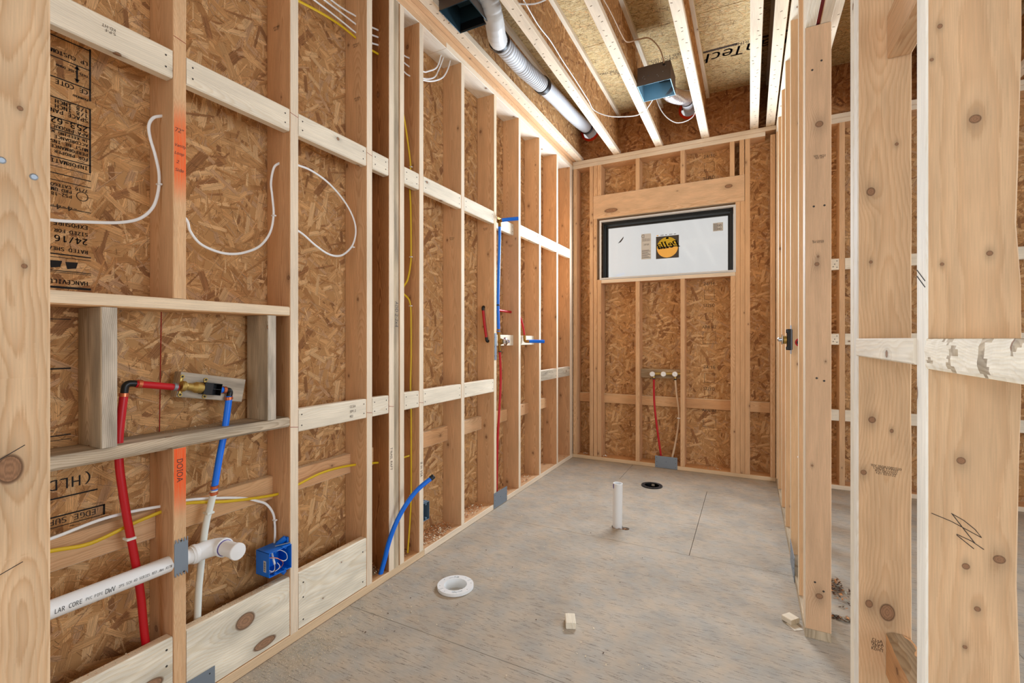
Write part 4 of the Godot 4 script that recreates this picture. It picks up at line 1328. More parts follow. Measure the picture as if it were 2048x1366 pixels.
func build_window():
	var w := setting("window_1")
	var x0 := -1.309
	var x1 := -0.131
	var y0 := 1.802
	var y1 := 2.370
	frame(w, "window_frame", x0, x1, y0 - 0.008, y1, 0.018, ZB - 0.135, ZB - 0.03, "frame_dark")
	frame(w, "frame_stop", x0 + 0.018, x1 - 0.018, y0 + 0.006, y1 - 0.018, 0.006, ZB - 0.125, ZB - 0.05, "frame_line")
	frame(w, "window_sash", x0 + 0.024, x1 - 0.024, y0 + 0.008, y1 - 0.030, 0.016, ZB - 0.12, ZB - 0.085, "frame_dark")
	frame(w, "glazing_bead", x0 + 0.039, x1 - 0.039, y0 + 0.022, y1 - 0.045, 0.003, ZB - 0.105, ZB - 0.092, "frame_line")
	boxed(w, "glass_pane", Vector3(x0 + 0.040, y0 + 0.024, ZB - 0.104), Vector3(x1 - 0.040, y1 - 0.046, ZB - 0.1), "glass", 0.0)
	# flashing tape lapped over the opening
	frame(w, "flashing_tape", x0 - 0.02, x1 + 0.025, y0 - 0.006, y1 + 0.018, 0.02, ZB + 0.0005, ZB + 0.002, "tape_white")
	boxed(w, "flashing_tape", Vector3(x0, y0 - 0.003, ZB - 0.1), Vector3(x1, y0 - 0.001, ZB + 0.002), "tape_white", 0.0)
	boxed(w, "flashing_tape", Vector3(x0, y1 + 0.001, ZB - 0.1), Vector3(x1, y1 + 0.003, ZB + 0.002), "tape_white", 0.0)
	# stickers on the glass, read from outside
	var z := ZB - 0.0985
	var s := Node3D.new()
	s.name = "sticker"
	w.add_child(s)
	s.set_meta("label", "dark square sticker with a yellow disc and mirrored script")
	boxed(s, "backing", Vector3(-0.801, 1.979, z - 0.0008), Vector3(-0.592, 2.192, z), "sticker_dark", 0.0)
	var mb := MB.new()
	mb.surface(M.sticker_yellow)
	var c := Vector3(-0.696, 2.083, z + 0.0008)
	for k in 48:
		var a0 := TAU * k / 48
		var a1 := TAU * (k + 1) / 48
		mb.surface(M.sticker_yellow if sin(a0 + 0.05) > 0.0 else M.sticker_amber)
		mb.tri(c, c + Vector3(cos(a0), sin(a0), 0) * 0.097, c + Vector3(cos(a1), sin(a1), 0) * 0.097, Vector3.BACK, Vector3.BACK, Vector3.BACK)
	mb.surface(M.sticker_yellow)
	mb.quad(c + Vector3(-0.013, 0.08, 0), c + Vector3(0.012, 0.08, 0), c + Vector3(0.012, 0.098, 0), c + Vector3(-0.013, 0.098, 0), Vector3.BACK)
	part(s, "disc", mb.mesh(), null)
	mb = MB.new()
	mb.quad(c + Vector3(-0.09, -0.006, 0.0004), c + Vector3(0.09, 0.004, 0.0004), c + Vector3(0.09, 0.012, 0.0004), c + Vector3(-0.09, 0.004, 0.0004), Vector3.BACK)
	for k in 3:
		text_into(mb, "Pella", 0.062, c + Vector3(0.0015 * k, 0.022 + 0.001 * k, 0.0007), Vector3(-1, -0.06, 0), Vector3.UP, true, HORIZONTAL_ALIGNMENT_CENTER, 0.45)
	part(s, "script", mb.mesh(), "black")
	mb = MB.new()
	mb.surface(M.sticker_amber)
	mb.quad(Vector3(-0.795, 2.198, z), Vector3(-0.778, 2.198, z), Vector3(-0.778, 2.207, z), Vector3(-0.795, 2.207, z), Vector3.BACK)
	mb.surface(M.print_grey)
	for x in [[-0.76, -0.73], [-0.715, -0.70], [-0.68, -0.65], [-0.638, -0.618]]:
		mb.quad(Vector3(x[0], 2.201, z), Vector3(x[1], 2.201, z), Vector3(x[1], 2.206, z), Vector3(x[0], 2.206, z), Vector3.BACK)
	part(s, "print", mb.mesh(), null)
	for q in [[-0.940, -0.848, 1.985, 2.232, "tall paper sticker of fine print left of the yellow disc"], [-0.297, -0.213, 2.191, 2.267, "small paper sticker in the upper right corner of the glass"]]:
		var t := Node3D.new()
		t.name = numbered(w, "sticker")
		w.add_child(t, true)
		t.set_meta("label", q[4])
		boxed(t, "backing", Vector3(q[0], q[2], z - 0.0008), Vector3(q[1], q[3], z), "paper", 0.0)
		mb = MB.new()
		if q[0] < -0.5:
			text_into(mb, "D", 0.034, Vector3(q[0] + 0.016, q[3] - 0.022, z + 0.0006), Vector3.LEFT, Vector3.UP, false, HORIZONTAL_ALIGNMENT_CENTER)
			for k in 2:
				text_into(mb, "CAUTION", 0.012, Vector3((q[0] + q[1]) * 0.5, q[3] - 0.052 - k * 0.014, z + 0.0006), Vector3.LEFT, Vector3.UP, false, HORIZONTAL_ALIGNMENT_CENTER)
			text_into(mb, "NFRC", 0.017, Vector3((q[0] + q[1]) * 0.5, q[3] - 0.105, z + 0.0006), Vector3.LEFT, Vector3.UP, false, HORIZONTAL_ALIGNMENT_CENTER)
			for k in 8:
				var y: float = q[2] + 0.012 + k * 0.0105
				mb.quad(Vector3(q[0] + 0.006, y, z + 0.0006), Vector3(q[1] - 0.006 - 0.012 * (k % 3), y, z + 0.0006), Vector3(q[1] - 0.006 - 0.012 * (k % 3), y + 0.004, z + 0.0006), Vector3(q[0] + 0.006, y + 0.004, z + 0.0006), Vector3.BACK)
		else:
			for k in 2:
				text_into(mb, "8", 0.03, Vector3(q[0] + 0.055, q[2] + 0.018 + k * 0.032, z + 0.0006), Vector3.UP, Vector3.LEFT, false, HORIZONTAL_ALIGNMENT_CENTER)
			for k in 5:
				mb.quad(Vector3(q[0] + 0.006 + k * 0.007, q[2] + 0.006, z + 0.0006), Vector3(q[0] + 0.009 + k * 0.007, q[2] + 0.006, z + 0.0006), Vector3(q[0] + 0.009 + k * 0.007, q[3] - 0.006, z + 0.0006), Vector3(q[0] + 0.006 + k * 0.007, q[3] - 0.006, z + 0.0006), Vector3.BACK)
		part(t, "print", mb.mesh(), "print_grey")
	# torn scrap of tape at the left
	mb = MB.new()
	mb.quad(Vector3(-1.169, 2.164, z), Vector3(-1.150, 2.178, z), Vector3(-1.112, 2.229, z), Vector3(-1.117, 2.206, z), Vector3.BACK)
	mb.tri(Vector3(-1.169, 2.164, z), Vector3(-1.117, 2.206, z), Vector3(-1.140, 2.176, z), Vector3.BACK, Vector3.BACK, Vector3.BACK)
	part(w, "tape_scrap", mb.mesh(), "sticker_dark", "torn scrap of tape left on the glass")

# ---------------------------------------------------------------- fans and ducts
func fan(label: String, mn: Vector3, mx: Vector3, inner: String, shell: String) -> Node3D:
	var o := thing("ventilation_fan", label, "fan", "", Vector3((mn.x + mx.x) * 0.5, mx.y, (mn.z + mx.z) * 0.5))
	var a := mn - o.position
	var b := mx - o.position
	var t := 0.0018
	var mb := MB.new()
	mb.box(Vector3(a.x, a.y, b.z - t), Vector3(b.x, b.y, b.z), 0.0005)
	mb.box(Vector3(a.x, a.y, a.z), Vector3(b.x, b.y, a.z + t), 0.0005)
	mb.box(Vector3(a.x, a.y, a.z), Vector3(a.x + t, b.y, b.z), 0.0005)
	mb.box(Vector3(b.x - t, a.y, a.z), Vector3(b.x, b.y, b.z), 0.0005)
	mb.box(Vector3(a.x, b.y - t, a.z), Vector3(b.x, b.y, b.z), 0.0005)
	part(o, "housing", mb.mesh(), shell)
	mb = MB.new()
	var i := t + 0.0004
	mb.box(Vector3(a.x + i, a.y, b.z - i - 0.001), Vector3(b.x - i, b.y - i, b.z - i), 0.0)
	mb.box(Vector3(a.x + i, a.y, a.z + i), Vector3(b.x - i, b.y - i, a.z + i + 0.001), 0.0)
	mb.box(Vector3(a.x + i, a.y, a.z + i), Vector3(a.x + i + 0.001, b.y - i, b.z - i), 0.0)
	mb.box(Vector3(b.x - i - 0.001, a.y, a.z + i), Vector3(b.x - i, b.y - i, b.z - i), 0.0)
	mb.box(Vector3(a.x + i, b.y - i - 0.001, a.z + i), Vector3(b.x - i, b.y - i, b.z - i), 0.0)
	part(o, "reflection_skin", mb.mesh(), inner)  # same metal as the housing, coloured by what it reflects
	# rolled rim round the open side
	mb = MB.new()
	mb.tube([Vector3(a.x, a.y, a.z), Vector3(b.x, a.y, a.z), Vector3(b.x, a.y, b.z), Vector3(a.x, a.y, b.z), Vector3(a.x, a.y, a.z)], 0.0022, 6)
	part(o, "rim", mb.mesh(), inner)
	mb = MB.new()
	for k in 9:
		mb.revolve(Vector3(rng.randf_range(a.x + 0.03, b.x - 0.03), rng.randf_range(a.y + 0.02, b.y - 0.03), b.z), Vector3.BACK, [Vector2(0.0035, 0.0), Vector2(0.0028, 0.0018), Vector2(0, 0.0018)], 8)
	part(o, "screws", mb.mesh(), "steel").set_meta("kind", "stuff")
	return o

func ribbed(pts: Array, rad: float, pitch: float, depth: float) -> ArrayMesh:
	var path := smooth(pts, 40)
	var out := []
	var rr := []
	var run := 0.0
	var last: Vector3 = path[0]
	var step := pitch / 6.0
	out.append(last)
	rr.append(rad)
	for i in range(1, path.size()):
		var d: Vector3 = path[i] - last
		while d.length() >= step:
			last = last + d.normalized() * step
			run += step
			out.append(last)
			var ph := fmod(run / pitch, 1.0)
			rr.append(rad - depth * (1.0 if ph < 0.16 else (0.2 if ph < 0.34 or ph > 0.82 else 0.0)))
			d = path[i] - last
	var mb := MB.new()
	mb.tube(out, rr, 22)
	return mb.mesh()

func foam_ring(label: String, c: Vector3, r_in: float, r_out: float):
	var o := thing("foam_seal", label, "sealant", "orange foam round the ducts", c)
	var n := FastNoiseLite.new()
	n.seed = int(r_out * 1000)
	n.frequency = 16.0
	var mb := MB.new()
	var us := 56
	var vs := 10
	var grid := []
	for i in us:
		var a := TAU * i / us
		var row := []
		for k in vs:
			var b := TAU * k / vs
			var lump := 1.0 + 0.55 * n.get_noise_3d(cos(a) * 0.12, sin(a) * 0.12, b * 0.03)
			var rad := (r_in + r_out) * 0.5 + (r_out - r_in) * 0.5 * cos(b) * lump
			row.append(Vector3(cos(a) * rad, sin(a) * rad, 0.012 * sin(b) * lump))
		grid.append(row)
	for i in us:
		for k in vs:
			var p: Vector3 = grid[i][k]
			var q: Vector3 = grid[(i + 1) % us][k]
			var r: Vector3 = grid[(i + 1) % us][(k + 1) % vs]
			var s: Vector3 = grid[i][(k + 1) % vs]
			var nn := (q - p).cross(s - p).normalized()
			var mid := Vector3(cos(TAU * i / us), sin(TAU * i / us), 0) * (r_in + r_out) * 0.5
			if nn.dot((p + r) * 0.5 - mid) < 0.0:
				nn = -nn
			mb.quad(p, q, r, s, nn)
	part(o, "foam", mb.mesh(), "foam_orange")

func band(par: Node, at: Vector3, dir: Vector3, rad: float, length: float, mat := "black", called := "clamp_band"):
	var mb := MB.new()
	mb.revolve(at, dir, [Vector2(rad - 0.003, -length * 0.5), Vector2(rad, -length * 0.5 + 0.001), Vector2(rad, length * 0.5 - 0.001), Vector2(rad - 0.003, length * 0.5)], 24)
	part(par, called, mb.mesh(), mat)

func build_ducts_and_fans():
	var f := fan("dark galvanised fan housing open downwards, cut by the top edge of the photo", Vector3(-1.508, 3.0, -2.276), Vector3(-1.316, 3.2, -2.068), "fan_reflect_dark", "fan_reflect_grey")
	boxed(f, "motor_plate", Vector3(-0.07, -0.09, -0.06), Vector3(0.035, -0.086, 0.09), "fan_reflect_dark")
	boxed(f, "blower_opening", Vector3(0.036, -0.10, -0.098), Vector3(0.092, -0.085, 0.09), "black")
	boxed(f, "wiring_cover", Vector3(-0.09, -0.198, -0.1), Vector3(0.09, -0.15, -0.096), "black")
	for k in 2:
		boxed(f, "mounting_tab", Vector3(-0.099, -0.204, -0.07 + k * 0.12), Vector3(-0.094, -0.17, -0.045 + k * 0.12), "chrome")
	boxed(f, "side_plate", Vector3(0.0962, -0.15, -0.05), Vector3(0.098, -0.05, 0.07), "steel")
	f = fan("small fan housing, inside painted with pale blue reflection, hung between the ceiling joists", Vector3(-0.722, 3.032, -3.63), Vector3(-0.492, 3.165, -3.392), "fan_reflect_blue", "fan_reflect_grey")
	boxed(f, "blower_opening", Vector3(0.0, -0.035, -0.095), Vector3(0.108, -0.02, 0.095), "black", 0.008)
	boxed(f, "knockout_plate", Vector3(0.05, -0.05, 0.119), Vector3(0.09, -0.004, 0.1205), "fan_reflect_grey")
	var mb := MB.new()
	mb.revolve(Vector3(0.07, -0.022, 0.12), Vector3.BACK, [Vector2(0.009, 0.0), Vector2(0.009, 0.003), Vector2(0.005, 0.005), Vector2(0, 0.005)], 12)
	part(f, "grommet", mb.mesh(), "black")
	# long white duct to the rim
	var d := thing("flexible_duct", "long white ribbed exhaust duct running back from the dark fan", "duct", "", Vector3(-1.39, 3.07, -2.55))
	var p := [Vector3(-1.39, 3.068, -2.54), Vector3(-1.39, 3.074, -2.829), Vector3(-1.39, 3.098, -3.033), Vector3(-1.39, 3.132, -3.282), Vector3(-1.395, 3.162, -3.521), Vector3(-1.41, 3.205, -3.871), Vector3(-1.435, 3.272, -4.215), Vector3(-1.448, 3.330, -4.5), Vector3(-1.448, 3.338, -4.70)]
	for i in p.size():
		p[i] -= d.position
	part(d, "ribbed_hose", ribbed(p, 0.058, 0.026, 0.011), "duct_white")
	band(d, Vector3(-1.388, 3.066, -2.535) - d.position, Vector3(0, 0.0, -1), 0.064, 0.04)
	band(d, Vector3(-1.3895, 3.122, -3.21) - d.position, Vector3(0, 0.13, -1), 0.064, 0.05)
	band(d, Vector3(-1.445, 3.318, -4.44) - d.position, Vector3(-0.06, 0.2, -1), 0.064, 0.045)
	var e := [Vector3(-1.312, 3.12, -2.19), Vector3(-1.285, 3.09, -2.22), Vector3(-1.30, 3.03, -2.31), Vector3(-1.345, 3.022, -2.42), Vector3(-1.388, 3.064, -2.53)]
	for i in e.size():
		e[i] -= d.position
	part(d, "taped_elbow", ribbed(e, 0.056, 0.04, 0.004), "tape_white", "white taped elbow")
	foam_ring("lumpy orange foam ring where the long white duct leaves the room", Vector3(-1.438, 3.315, ZB - 0.043), 0.072, 0.096)
	# short duct of the second fan
	d = thing("flexible_duct", "short silver and white duct curving from the small fan to the wall", "duct", "", Vector3(-0.5, 3.1, -3.65))
	p = [Vector3(-0.472, 3.22, -4.12), Vector3(-0.48, 3.285, -4.30), Vector3(-0.495, 3.345, -4.5), Vector3(-0.495, 3.350, -4.70)]
	for i in p.size():
		p[i] -= d.position
	part(d, "ribbed_hose", ribbed(p, 0.053, 0.024, 0.009), "duct_white")
	band(d, Vector3(-0.472, 3.226, -4.13) - d.position, Vector3(0, 0.35, -1), 0.059, 0.04)
	e = [Vector3(-0.553, 3.095, -3.634), Vector3(-0.535, 3.085, -3.71), Vector3(-0.49, 3.12, -3.86), Vector3(-0.468, 3.18, -4.0), Vector3(-0.47, 3.218, -4.11)]
	for i in e.size():
		e[i] -= d.position
	part(d, "foil_elbow", ribbed(e, 0.056, 0.03, 0.006), "foil", "crinkled silver elbow")
	foam_ring("lumpy orange foam ring behind the short silver duct", Vector3(-0.497, 3.325, ZB - 0.043), 0.064, 0.088)

# ---------------------------------------------------------------- plumbing
func pipe(par: Node, called: String, pts: Array, rad: float, mat: String, label := "", steps := 5) -> MeshInstance3D:
	var mb := MB.new()
	mb.tube(smooth(pts, steps) if pts.size() > 2 else pts, rad, 14)
	return part(par, called, mb.mesh(), mat, label)

func crimp(par: Node, at: Vector3, dir: Vector3, rad: float, mat := "copper"):
	band(par, at, dir, rad, 0.012, mat, "crimp_ring")

func elbow(par: Node, a: Vector3, mid: Vector3, b: Vector3, rad: float, mat := "black"):
	pipe(par, "elbow", [a, mid.lerp(a, 0.35), mid.lerp((a + b) * 0.5, 0.25), mid.lerp(b, 0.35), b], rad, mat, "", 4)

func build_left_plumbing():
	# hot water: red pipe from the floor up into the niche, elbow and a short run to the valve
	var t := thing("hot_water_pipe", "thick red pipe from the floor to the washer valve, left of the painted stud", "pipe", "", Vector3(-1.66, 0.04, -0.76))
	var o := t.position
	pipe(t, "riser", [Vector3(-1.66, 0.03, -0.79) - o, Vector3(-1.66, 0.261, -0.757) - o, Vector3(-1.66, 0.422, -0.743) - o, Vector3(-1.66, 0.552, -0.726) - o, Vector3(-1.66, 0.664, -0.709) - o, Vector3(-1.66, 0.757, -0.697) - o, Vector3(-1.66, 0.834, -0.689) - o, Vector3(-1.66, 0.908, -0.688) - o, Vector3(-1.66, 0.981, -0.694) - o, Vector3(-1.66, 1.044, -0.701) - o], 0.0108, "red_pipe")
	pipe(t, "branch", [Vector3(-1.656, 1.0705, -0.728) - o, Vector3(-1.656, 1.062, -0.775) - o, Vector3(-1.656, 1.049, -0.845) - o], 0.0108, "red_pipe")
	elbow(t, Vector3(-1.66, 1.045, -0.701) - o, Vector3(-1.658, 1.074, -0.704) - o, Vector3(-1.656, 1.071, -0.732) - o, 0.0098)
	crimp(t, Vector3(-1.66, 1.04, -0.7005) - o, Vector3(0, 1, -0.1), 0.0128)
	crimp(t, Vector3(-1.656, 1.0695, -0.738) - o, Vector3(0, -0.2, -1), 0.0128)
	crimp(t, Vector3(-1.656, 1.0515, -0.836) - o, Vector3(0, -0.2, -1), 0.0128, "steel")
	boxed(t, "pipe_strap", Vector3(-1.674, 0.603, -0.727) - o, Vector3(-1.645, 0.611, -0.702) - o, "white_pipe")
	# cold water: blue above, white below
	t = thing("cold_water_pipe", "blue pipe above and white pipe below, right of the painted stud", "pipe", "", Vector3(-1.66, 0.04, -0.89))
	o = t.position
	pipe(t, "branch", [Vector3(-1.656, 1.0295, -0.973) - o, Vector3(-1.656, 1.0255, -0.998) - o], 0.0108, "blue_pipe")
	elbow(t, Vector3(-1.656, 1.0255, -0.996) - o, Vector3(-1.656, 1.022, -1.016) - o, Vector3(-1.656, 1.0, -1.0115) - o, 0.0098)
	crimp(t, Vector3(-1.656, 1.0262, -0.994) - o, Vector3(0, -0.15, -1), 0.0128)
	crimp(t, Vector3(-1.656, 0.995, -1.011) - o, Vector3(0, 1, 0.1), 0.0128)
	pipe(t, "riser", [Vector3(-1.656, 1.002, -1.012) - o, Vector3(-1.656, 0.954, -1.006) - o, Vector3(-1.656, 0.867, -0.993) - o, Vector3(-1.656, 0.799, -0.979) - o, Vector3(-1.656, 0.699, -0.962) - o, Vector3(-1.656, 0.682, -0.9605) - o], 0.0108, "blue_pipe")
	pipe(t, "white_riser", [Vector3(-1.656, 0.682, -0.9605) - o, Vector3(-1.66, 0.632, -0.950) - o, Vector3(-1.66, 0.552, -0.931) - o, Vector3(-1.66, 0.405, -0.915) - o, Vector3(-1.66, 0.324, -0.909) - o, Vector3(-1.66, 0.03, -0.90) - o], 0.0108, "white_pipe", "milky white lower part")
	crimp(t, Vector3(-1.656, 0.692, -0.961) - o, Vector3(0, 1, 0.15), 0.0128)
	crimp(t, Vector3(-1.656, 0.671, -0.9585) - o, Vector3(0, 1, 0.15), 0.0128)
	boxed(t, "pipe_strap", Vector3(-1.674, 0.604, -0.956) - o, Vector3(-1.645, 0.612, -0.931) - o, "white_pipe")
	# brass washer valve on its grey board
	t = thing("washer_valve", "brass valve body with a black cover on the short grey board", "valve", "", Vector3(-1.656, 1.04, -0.91))
	t.rotation.x = -0.19
	var mb := MB.new()
	mb.revolve(Vector3(0.004, 0.002, 0.060), Vector3(0, 0, -1), [Vector2(0.0, 0.0), Vector2(0.014, 0.0), Vector2(0.0175, 0.003), Vector2(0.0175, 0.011), Vector2(0.0125, 0.018), Vector2(0.0125, 0.034), Vector2(0.016, 0.041), Vector2(0.0185, 0.046), Vector2(0.0185, 0.066), Vector2(0.0, 0.066)], 20)
	part(t, "body", mb.mesh(), "brass")
	for k in [[0.036, 0.052], [-0.033, 0.048], [-0.033, -0.030], [0.034, -0.024]]:
		var e := part(t, "mounting_ear", ear_mesh(k[0]), "brass")
		e.position = Vector3(-0.014, k[0] * 0.3 + 0.002, k[1])
		mb = MB.new()
		mb.revolve(Vector3(0.002, k[0] * 0.56, 0), Vector3.RIGHT, [Vector2(0.0036, 0), Vector2(0.003, 0.002), Vector2(0, 0.002)], 8)
		part(e, "screw", mb.mesh(), "dark_grey")
	mb = MB.new()
	mb.box(Vector3(-0.012, -0.019, -0.034), Vector3(0.022, 0.022, -0.006), 0.001)
	mb.box(Vector3(-0.012, 0.020, -0.064), Vector3(0.020, 0.022, -0.034))
	mb.box(Vector3(-0.012, -0.019, -0.064), Vector3(0.020, -0.017, -0.034))
	mb.box(Vector3(-0.012, -0.017, -0.0645), Vector3(0.020, 0.020, -0.063))
	mb.box(Vector3(-0.012, -0.017, -0.064), Vector3(-0.010, 0.020, -0.034))
	part(t, "cover", mb.mesh(), "black")
	boxed(t, "divider", Vector3(-0.010, 0.001, -0.0628), Vector3(0.0195, 0.0026, -0.0342), "dark_grey", 0.0)
	# drain pipe through the painted stud with a capped stub
	t = thing("drain_pipe", "white plastic drain pipe with printed lettering and a capped stub, crossing the red pipe", "pipe", "", Vector3(-1.66, 0.497, -0.9))
	o = t.position
	# the pipe stands a little in front of the supply pipes
	var c := Vector3(-1.634, 0.495, 0) - o
	mb = MB.new()
	mb.tube([Vector3(c.x, c.y, 0.47 + 0.33), Vector3(c.x, c.y, -0.01)], 0.0245, 28)
	part(t, "pipe", mb.mesh(), "pvc")
	mb = MB.new()
	mb.tube(smooth([Vector3(c.x, c.y, 0.03), Vector3(c.x, c.y, -0.012), Vector3(c.x + 0.004, c.y, -0.036), Vector3(c.x + 0.018, c.y + 0.001, -0.052), Vector3(c.x + 0.045, c.y + 0.002, -0.055)], 6), 0.0285, 28)
	part(t, "elbow", mb.mesh(), "pvc")
	mb = MB.new()
	mb.revolve(Vector3(c.x, c.y, 0.018), Vector3(0, 0, -1), [Vector2(0.0285, -0.006), Vector2(0.031, -0.004), Vector2(0.031, 0.006), Vector2(0.0285, 0.008)], 28)
	part(t, "hub_rim", mb.mesh(), "pvc")
	mb = MB.new()
	mb.revolve(Vector3(c.x + 0.04, c.y + 0.002, -0.055), Vector3(1, 0.02, 0), [Vector2(0.0285, -0.006), Vector2(0.031, -0.004), Vector2(0.031, 0.006), Vector2(0.025, 0.0065)], 28)
	part(t, "hub_rim", mb.mesh(), "pvc")
	mb = MB.new()
	mb.revolve(Vector3(c.x + 0.047, c.y + 0.002, -0.055), Vector3(1, 0.02, 0), [Vector2(0.0262, 0.0), Vector2(0.0264, 0.0016), Vector2(0.0247, 0.003)], 28)
	part(t, "primer_ring", mb.mesh(), "primer")
	mb = MB.new()
	mb.revolve(Vector3(c.x + 0.04, c.y + 0.002, -0.055), Vector3(1, 0.02, 0), [Vector2(0.0245, 0.0), Vector2(0.0245, 0.072)], 28)
	part(t, "stub", mb.mesh(), "pvc")
	mb = MB.new()
	mb.revolve(Vector3(c.x + 0.112, c.y + 0.0035, -0.055), Vector3(1, 0.02, 0), [Vector2(0.0247, -0.006), Vector2(0.0275, -0.003), Vector2(0.0275, 0.006), Vector2(0.026, 0.0085), Vector2(0.0, 0.0105)], 28)
	part(t, "cap", mb.mesh(), "pvc")
	mb = MB.new()
	var ang := 0.05
	var nn := Vector3(cos(ang), sin(ang), 0)
	var up := Vector3(-sin(ang), cos(ang), 0)
	var z := 0.372
	for q in [["LAR CORE", 0.0118], ["PVC PIPE", 0.0078], ["DWV", 0.0132], ["IPS SCH 40 SERIES", 0.0076], ["NSF.dwv", 0.0076], ["ASTM F891-", 0.0076]]:
		text_into(mb, q[0], q[1], Vector3(c.x, c.y, z) + nn * 0.0249, Vector3(0, 0, -0.72), up, false, 0, 0.1, true)
		z -= (q[0].length() + 0.8) * q[1] * 0.86 * 0.72
	part(t, "printed_lettering", mb.mesh(), "ink")

func ear_mesh(y: float) -> ArrayMesh:
	var mb := MB.new()
	mb.tube([Vector3(0, 0, 0), Vector3(0, y * 0.55, 0)], 0.0055, 10, 0.35, true, Vector3.RIGHT)
	mb.revolve(Vector3(-0.001, y * 0.56, 0), Vector3.RIGHT, [Vector2(0.0, 0.0), Vector2(0.0068, 0.0), Vector2(0.0068, 0.003), Vector2(0, 0.003)], 12)
	return mb.mesh()

func build_shower_valve():
	# mixing valve on the recessed block with the blue riser to the shower arm
	var t := thing("shower_valve", "chrome mixing valve with a tall blue riser and a red tail on the left wall", "valve", "", Vector3(-1.63, 1.19, -2.985))
	var o := t.position
	var mb := MB.new()
	mb.revolve(Vector3(-0.008, 0, 0), Vector3.RIGHT, [Vector2(0, 0), Vector2(0.024, 0), Vector2(0.026, 0.01), Vector2(0.02, 0.022), Vector2(0.02, 0.03), Vector2(0, 0.03)], 18)
	part(t, "body", mb.mesh(), "brass_dull")
	mb = MB.new()
	mb.revolve(Vector3(0.02, 0, -0.03), Vector3(1, 0, -0.25), [Vector2(0.03, 0), Vector2(0.03, 0.016), Vector2(0.022, 0.022), Vector2(0.012, 0.024), Vector2(0.012, 0.036), Vector2(0, 0.036)], 12)
	part(t, "cartridge", mb.mesh(), "chrome")
	mb = MB.new()
	mb.tube([Vector3(0, -0.07, 0.005), Vector3(0, 0.075, 0.02)], 0.0105, 12)
	part(t, "port", mb.mesh(), "brass_dull")
	pipe(t, "riser", [Vector3(-1.63, 1.262, -2.964) - o, Vector3(-1.63, 1.45, -2.954) - o, Vector3(-1.63, 1.639, -2.962) - o, Vector3(-1.63, 1.934, -2.977) - o, Vector3(-1.63, 2.04, -2.977) - o], 0.0108, "blue_pipe")
	crimp(t, Vector3(-1.63, 1.455, -2.954) - o, Vector3.UP, 0.0125, "dark_grey")
	crimp(t, Vector3(-1.63, 1.275, -2.963) - o, Vector3.UP, 0.0125, "brass_dull")
	pipe(t, "tail", [Vector3(-1.63, 1.125, -2.98) - o, Vector3(-1.63, 0.906, -2.995) - o, Vector3(-1.63, 0.653, -2.969) - o, Vector3(-1.63, 0.440, -2.945) - o, Vector3(-1.63, 0.03, -2.93) - o], 0.0085, "red_pipe", "slim red pipe to the floor")
	crimp(t, Vector3(-1.63, 1.118, -2.981) - o, Vector3.UP, 0.011, "dark_grey")
	t = thing("shower_stub", "short blue capped arm sticking out at the top of the tall blue riser", "pipe", "", Vector3(-1.615, 2.07, -2.965))
	o = t.position
	mb = MB.new()
	mb.tube(smooth([Vector3(-0.012, -0.04, -0.01), Vector3(-0.012, -0.005, -0.01), Vector3(0.0, 0.003, -0.006), Vector3(0.02, 0.004, 0.0)], 5), 0.012, 12)
	mb.box(Vector3(-0.022, -0.015, -0.03), Vector3(-0.016, 0.03, 0.02), 0.002)
	part(t, "drop_elbow", mb.mesh(), "brass_dull")
	pipe(t, "stub", [Vector3(0.012, 0.004, -0.002), Vector3(0.06, 0.008, -0.018), Vector3(0.118, 0.016, -0.055)], 0.0135, "blue_pipe")
	t = thing("spout_stub", "short blue stub with a red feed, right of the chrome shower valve", "pipe", "", Vector3(-1.61, 1.19, -3.40))
	mb = MB.new()
	mb.tube(smooth([Vector3(-0.03, 0.05, -0.02), Vector3(-0.026, 0.01, -0.018), Vector3(-0.012, 0.0, -0.01), Vector3(0.02, 0.0, -0.005)], 5), 0.012, 12)
	part(t, "drop_elbow", mb.mesh(), "brass_dull")
	pipe(t, "stub", [Vector3(0.0, 0.0, -0.008), Vector3(0.06, 0.0, -0.05), Vector3(0.12, -0.002, -0.085)], 0.0135, "blue_pipe")
	pipe(t, "feed", [Vector3(-0.03, 0.048, -0.02), Vector3(-0.036, 0.11, -0.012), Vector3(-0.046, 0.18, 0.012), Vector3(-0.05, 0.21, 0.04)], 0.0085, "red_pipe")
	# red loops on the stud faces
	t = thing("red_jumper", "short red pipe with two black elbows on the stud left of the blue riser", "pipe", "", Vector3(-1.68, 1.3, -2.846))
	pipe(t, "pipe", [Vector3(-0.012, 0.115, 0.0), Vector3(-0.002, 0.03, 0.001), Vector3(0.016, -0.085, 0.001)], 0.0095, "red_pipe", "", 4)
	elbow(t, Vector3(-0.012, 0.112, 0.0), Vector3(-0.013, 0.138, 0.0), Vector3(-0.013, 0.136, -0.02), 0.0105)
	elbow(t, Vector3(0.016, -0.08, 0.001), Vector3(0.02, -0.108, 0.001), Vector3(0.022, -0.106, -0.02), 0.0105)
	t = thing("red_crossover", "thin red pipe passing level behind the blue riser into a stud hole", "pipe", "", Vector3(-1.68, 1.424, -3.1))
	pipe(t, "pipe", [Vector3(0, 0.004, 0.2), Vector3(0, 0, 0.0), Vector3(0, -0.002, -0.152)], 0.0095, "red_pipe")
	# the blue stub that rises out of the bottom plate
	t = thing("water_stub", "bent blue pipe rising from the bottom plate beside the cluster of three studs", "pipe", "", Vector3(-1.638, 0.03, -1.745))
	o = t.position
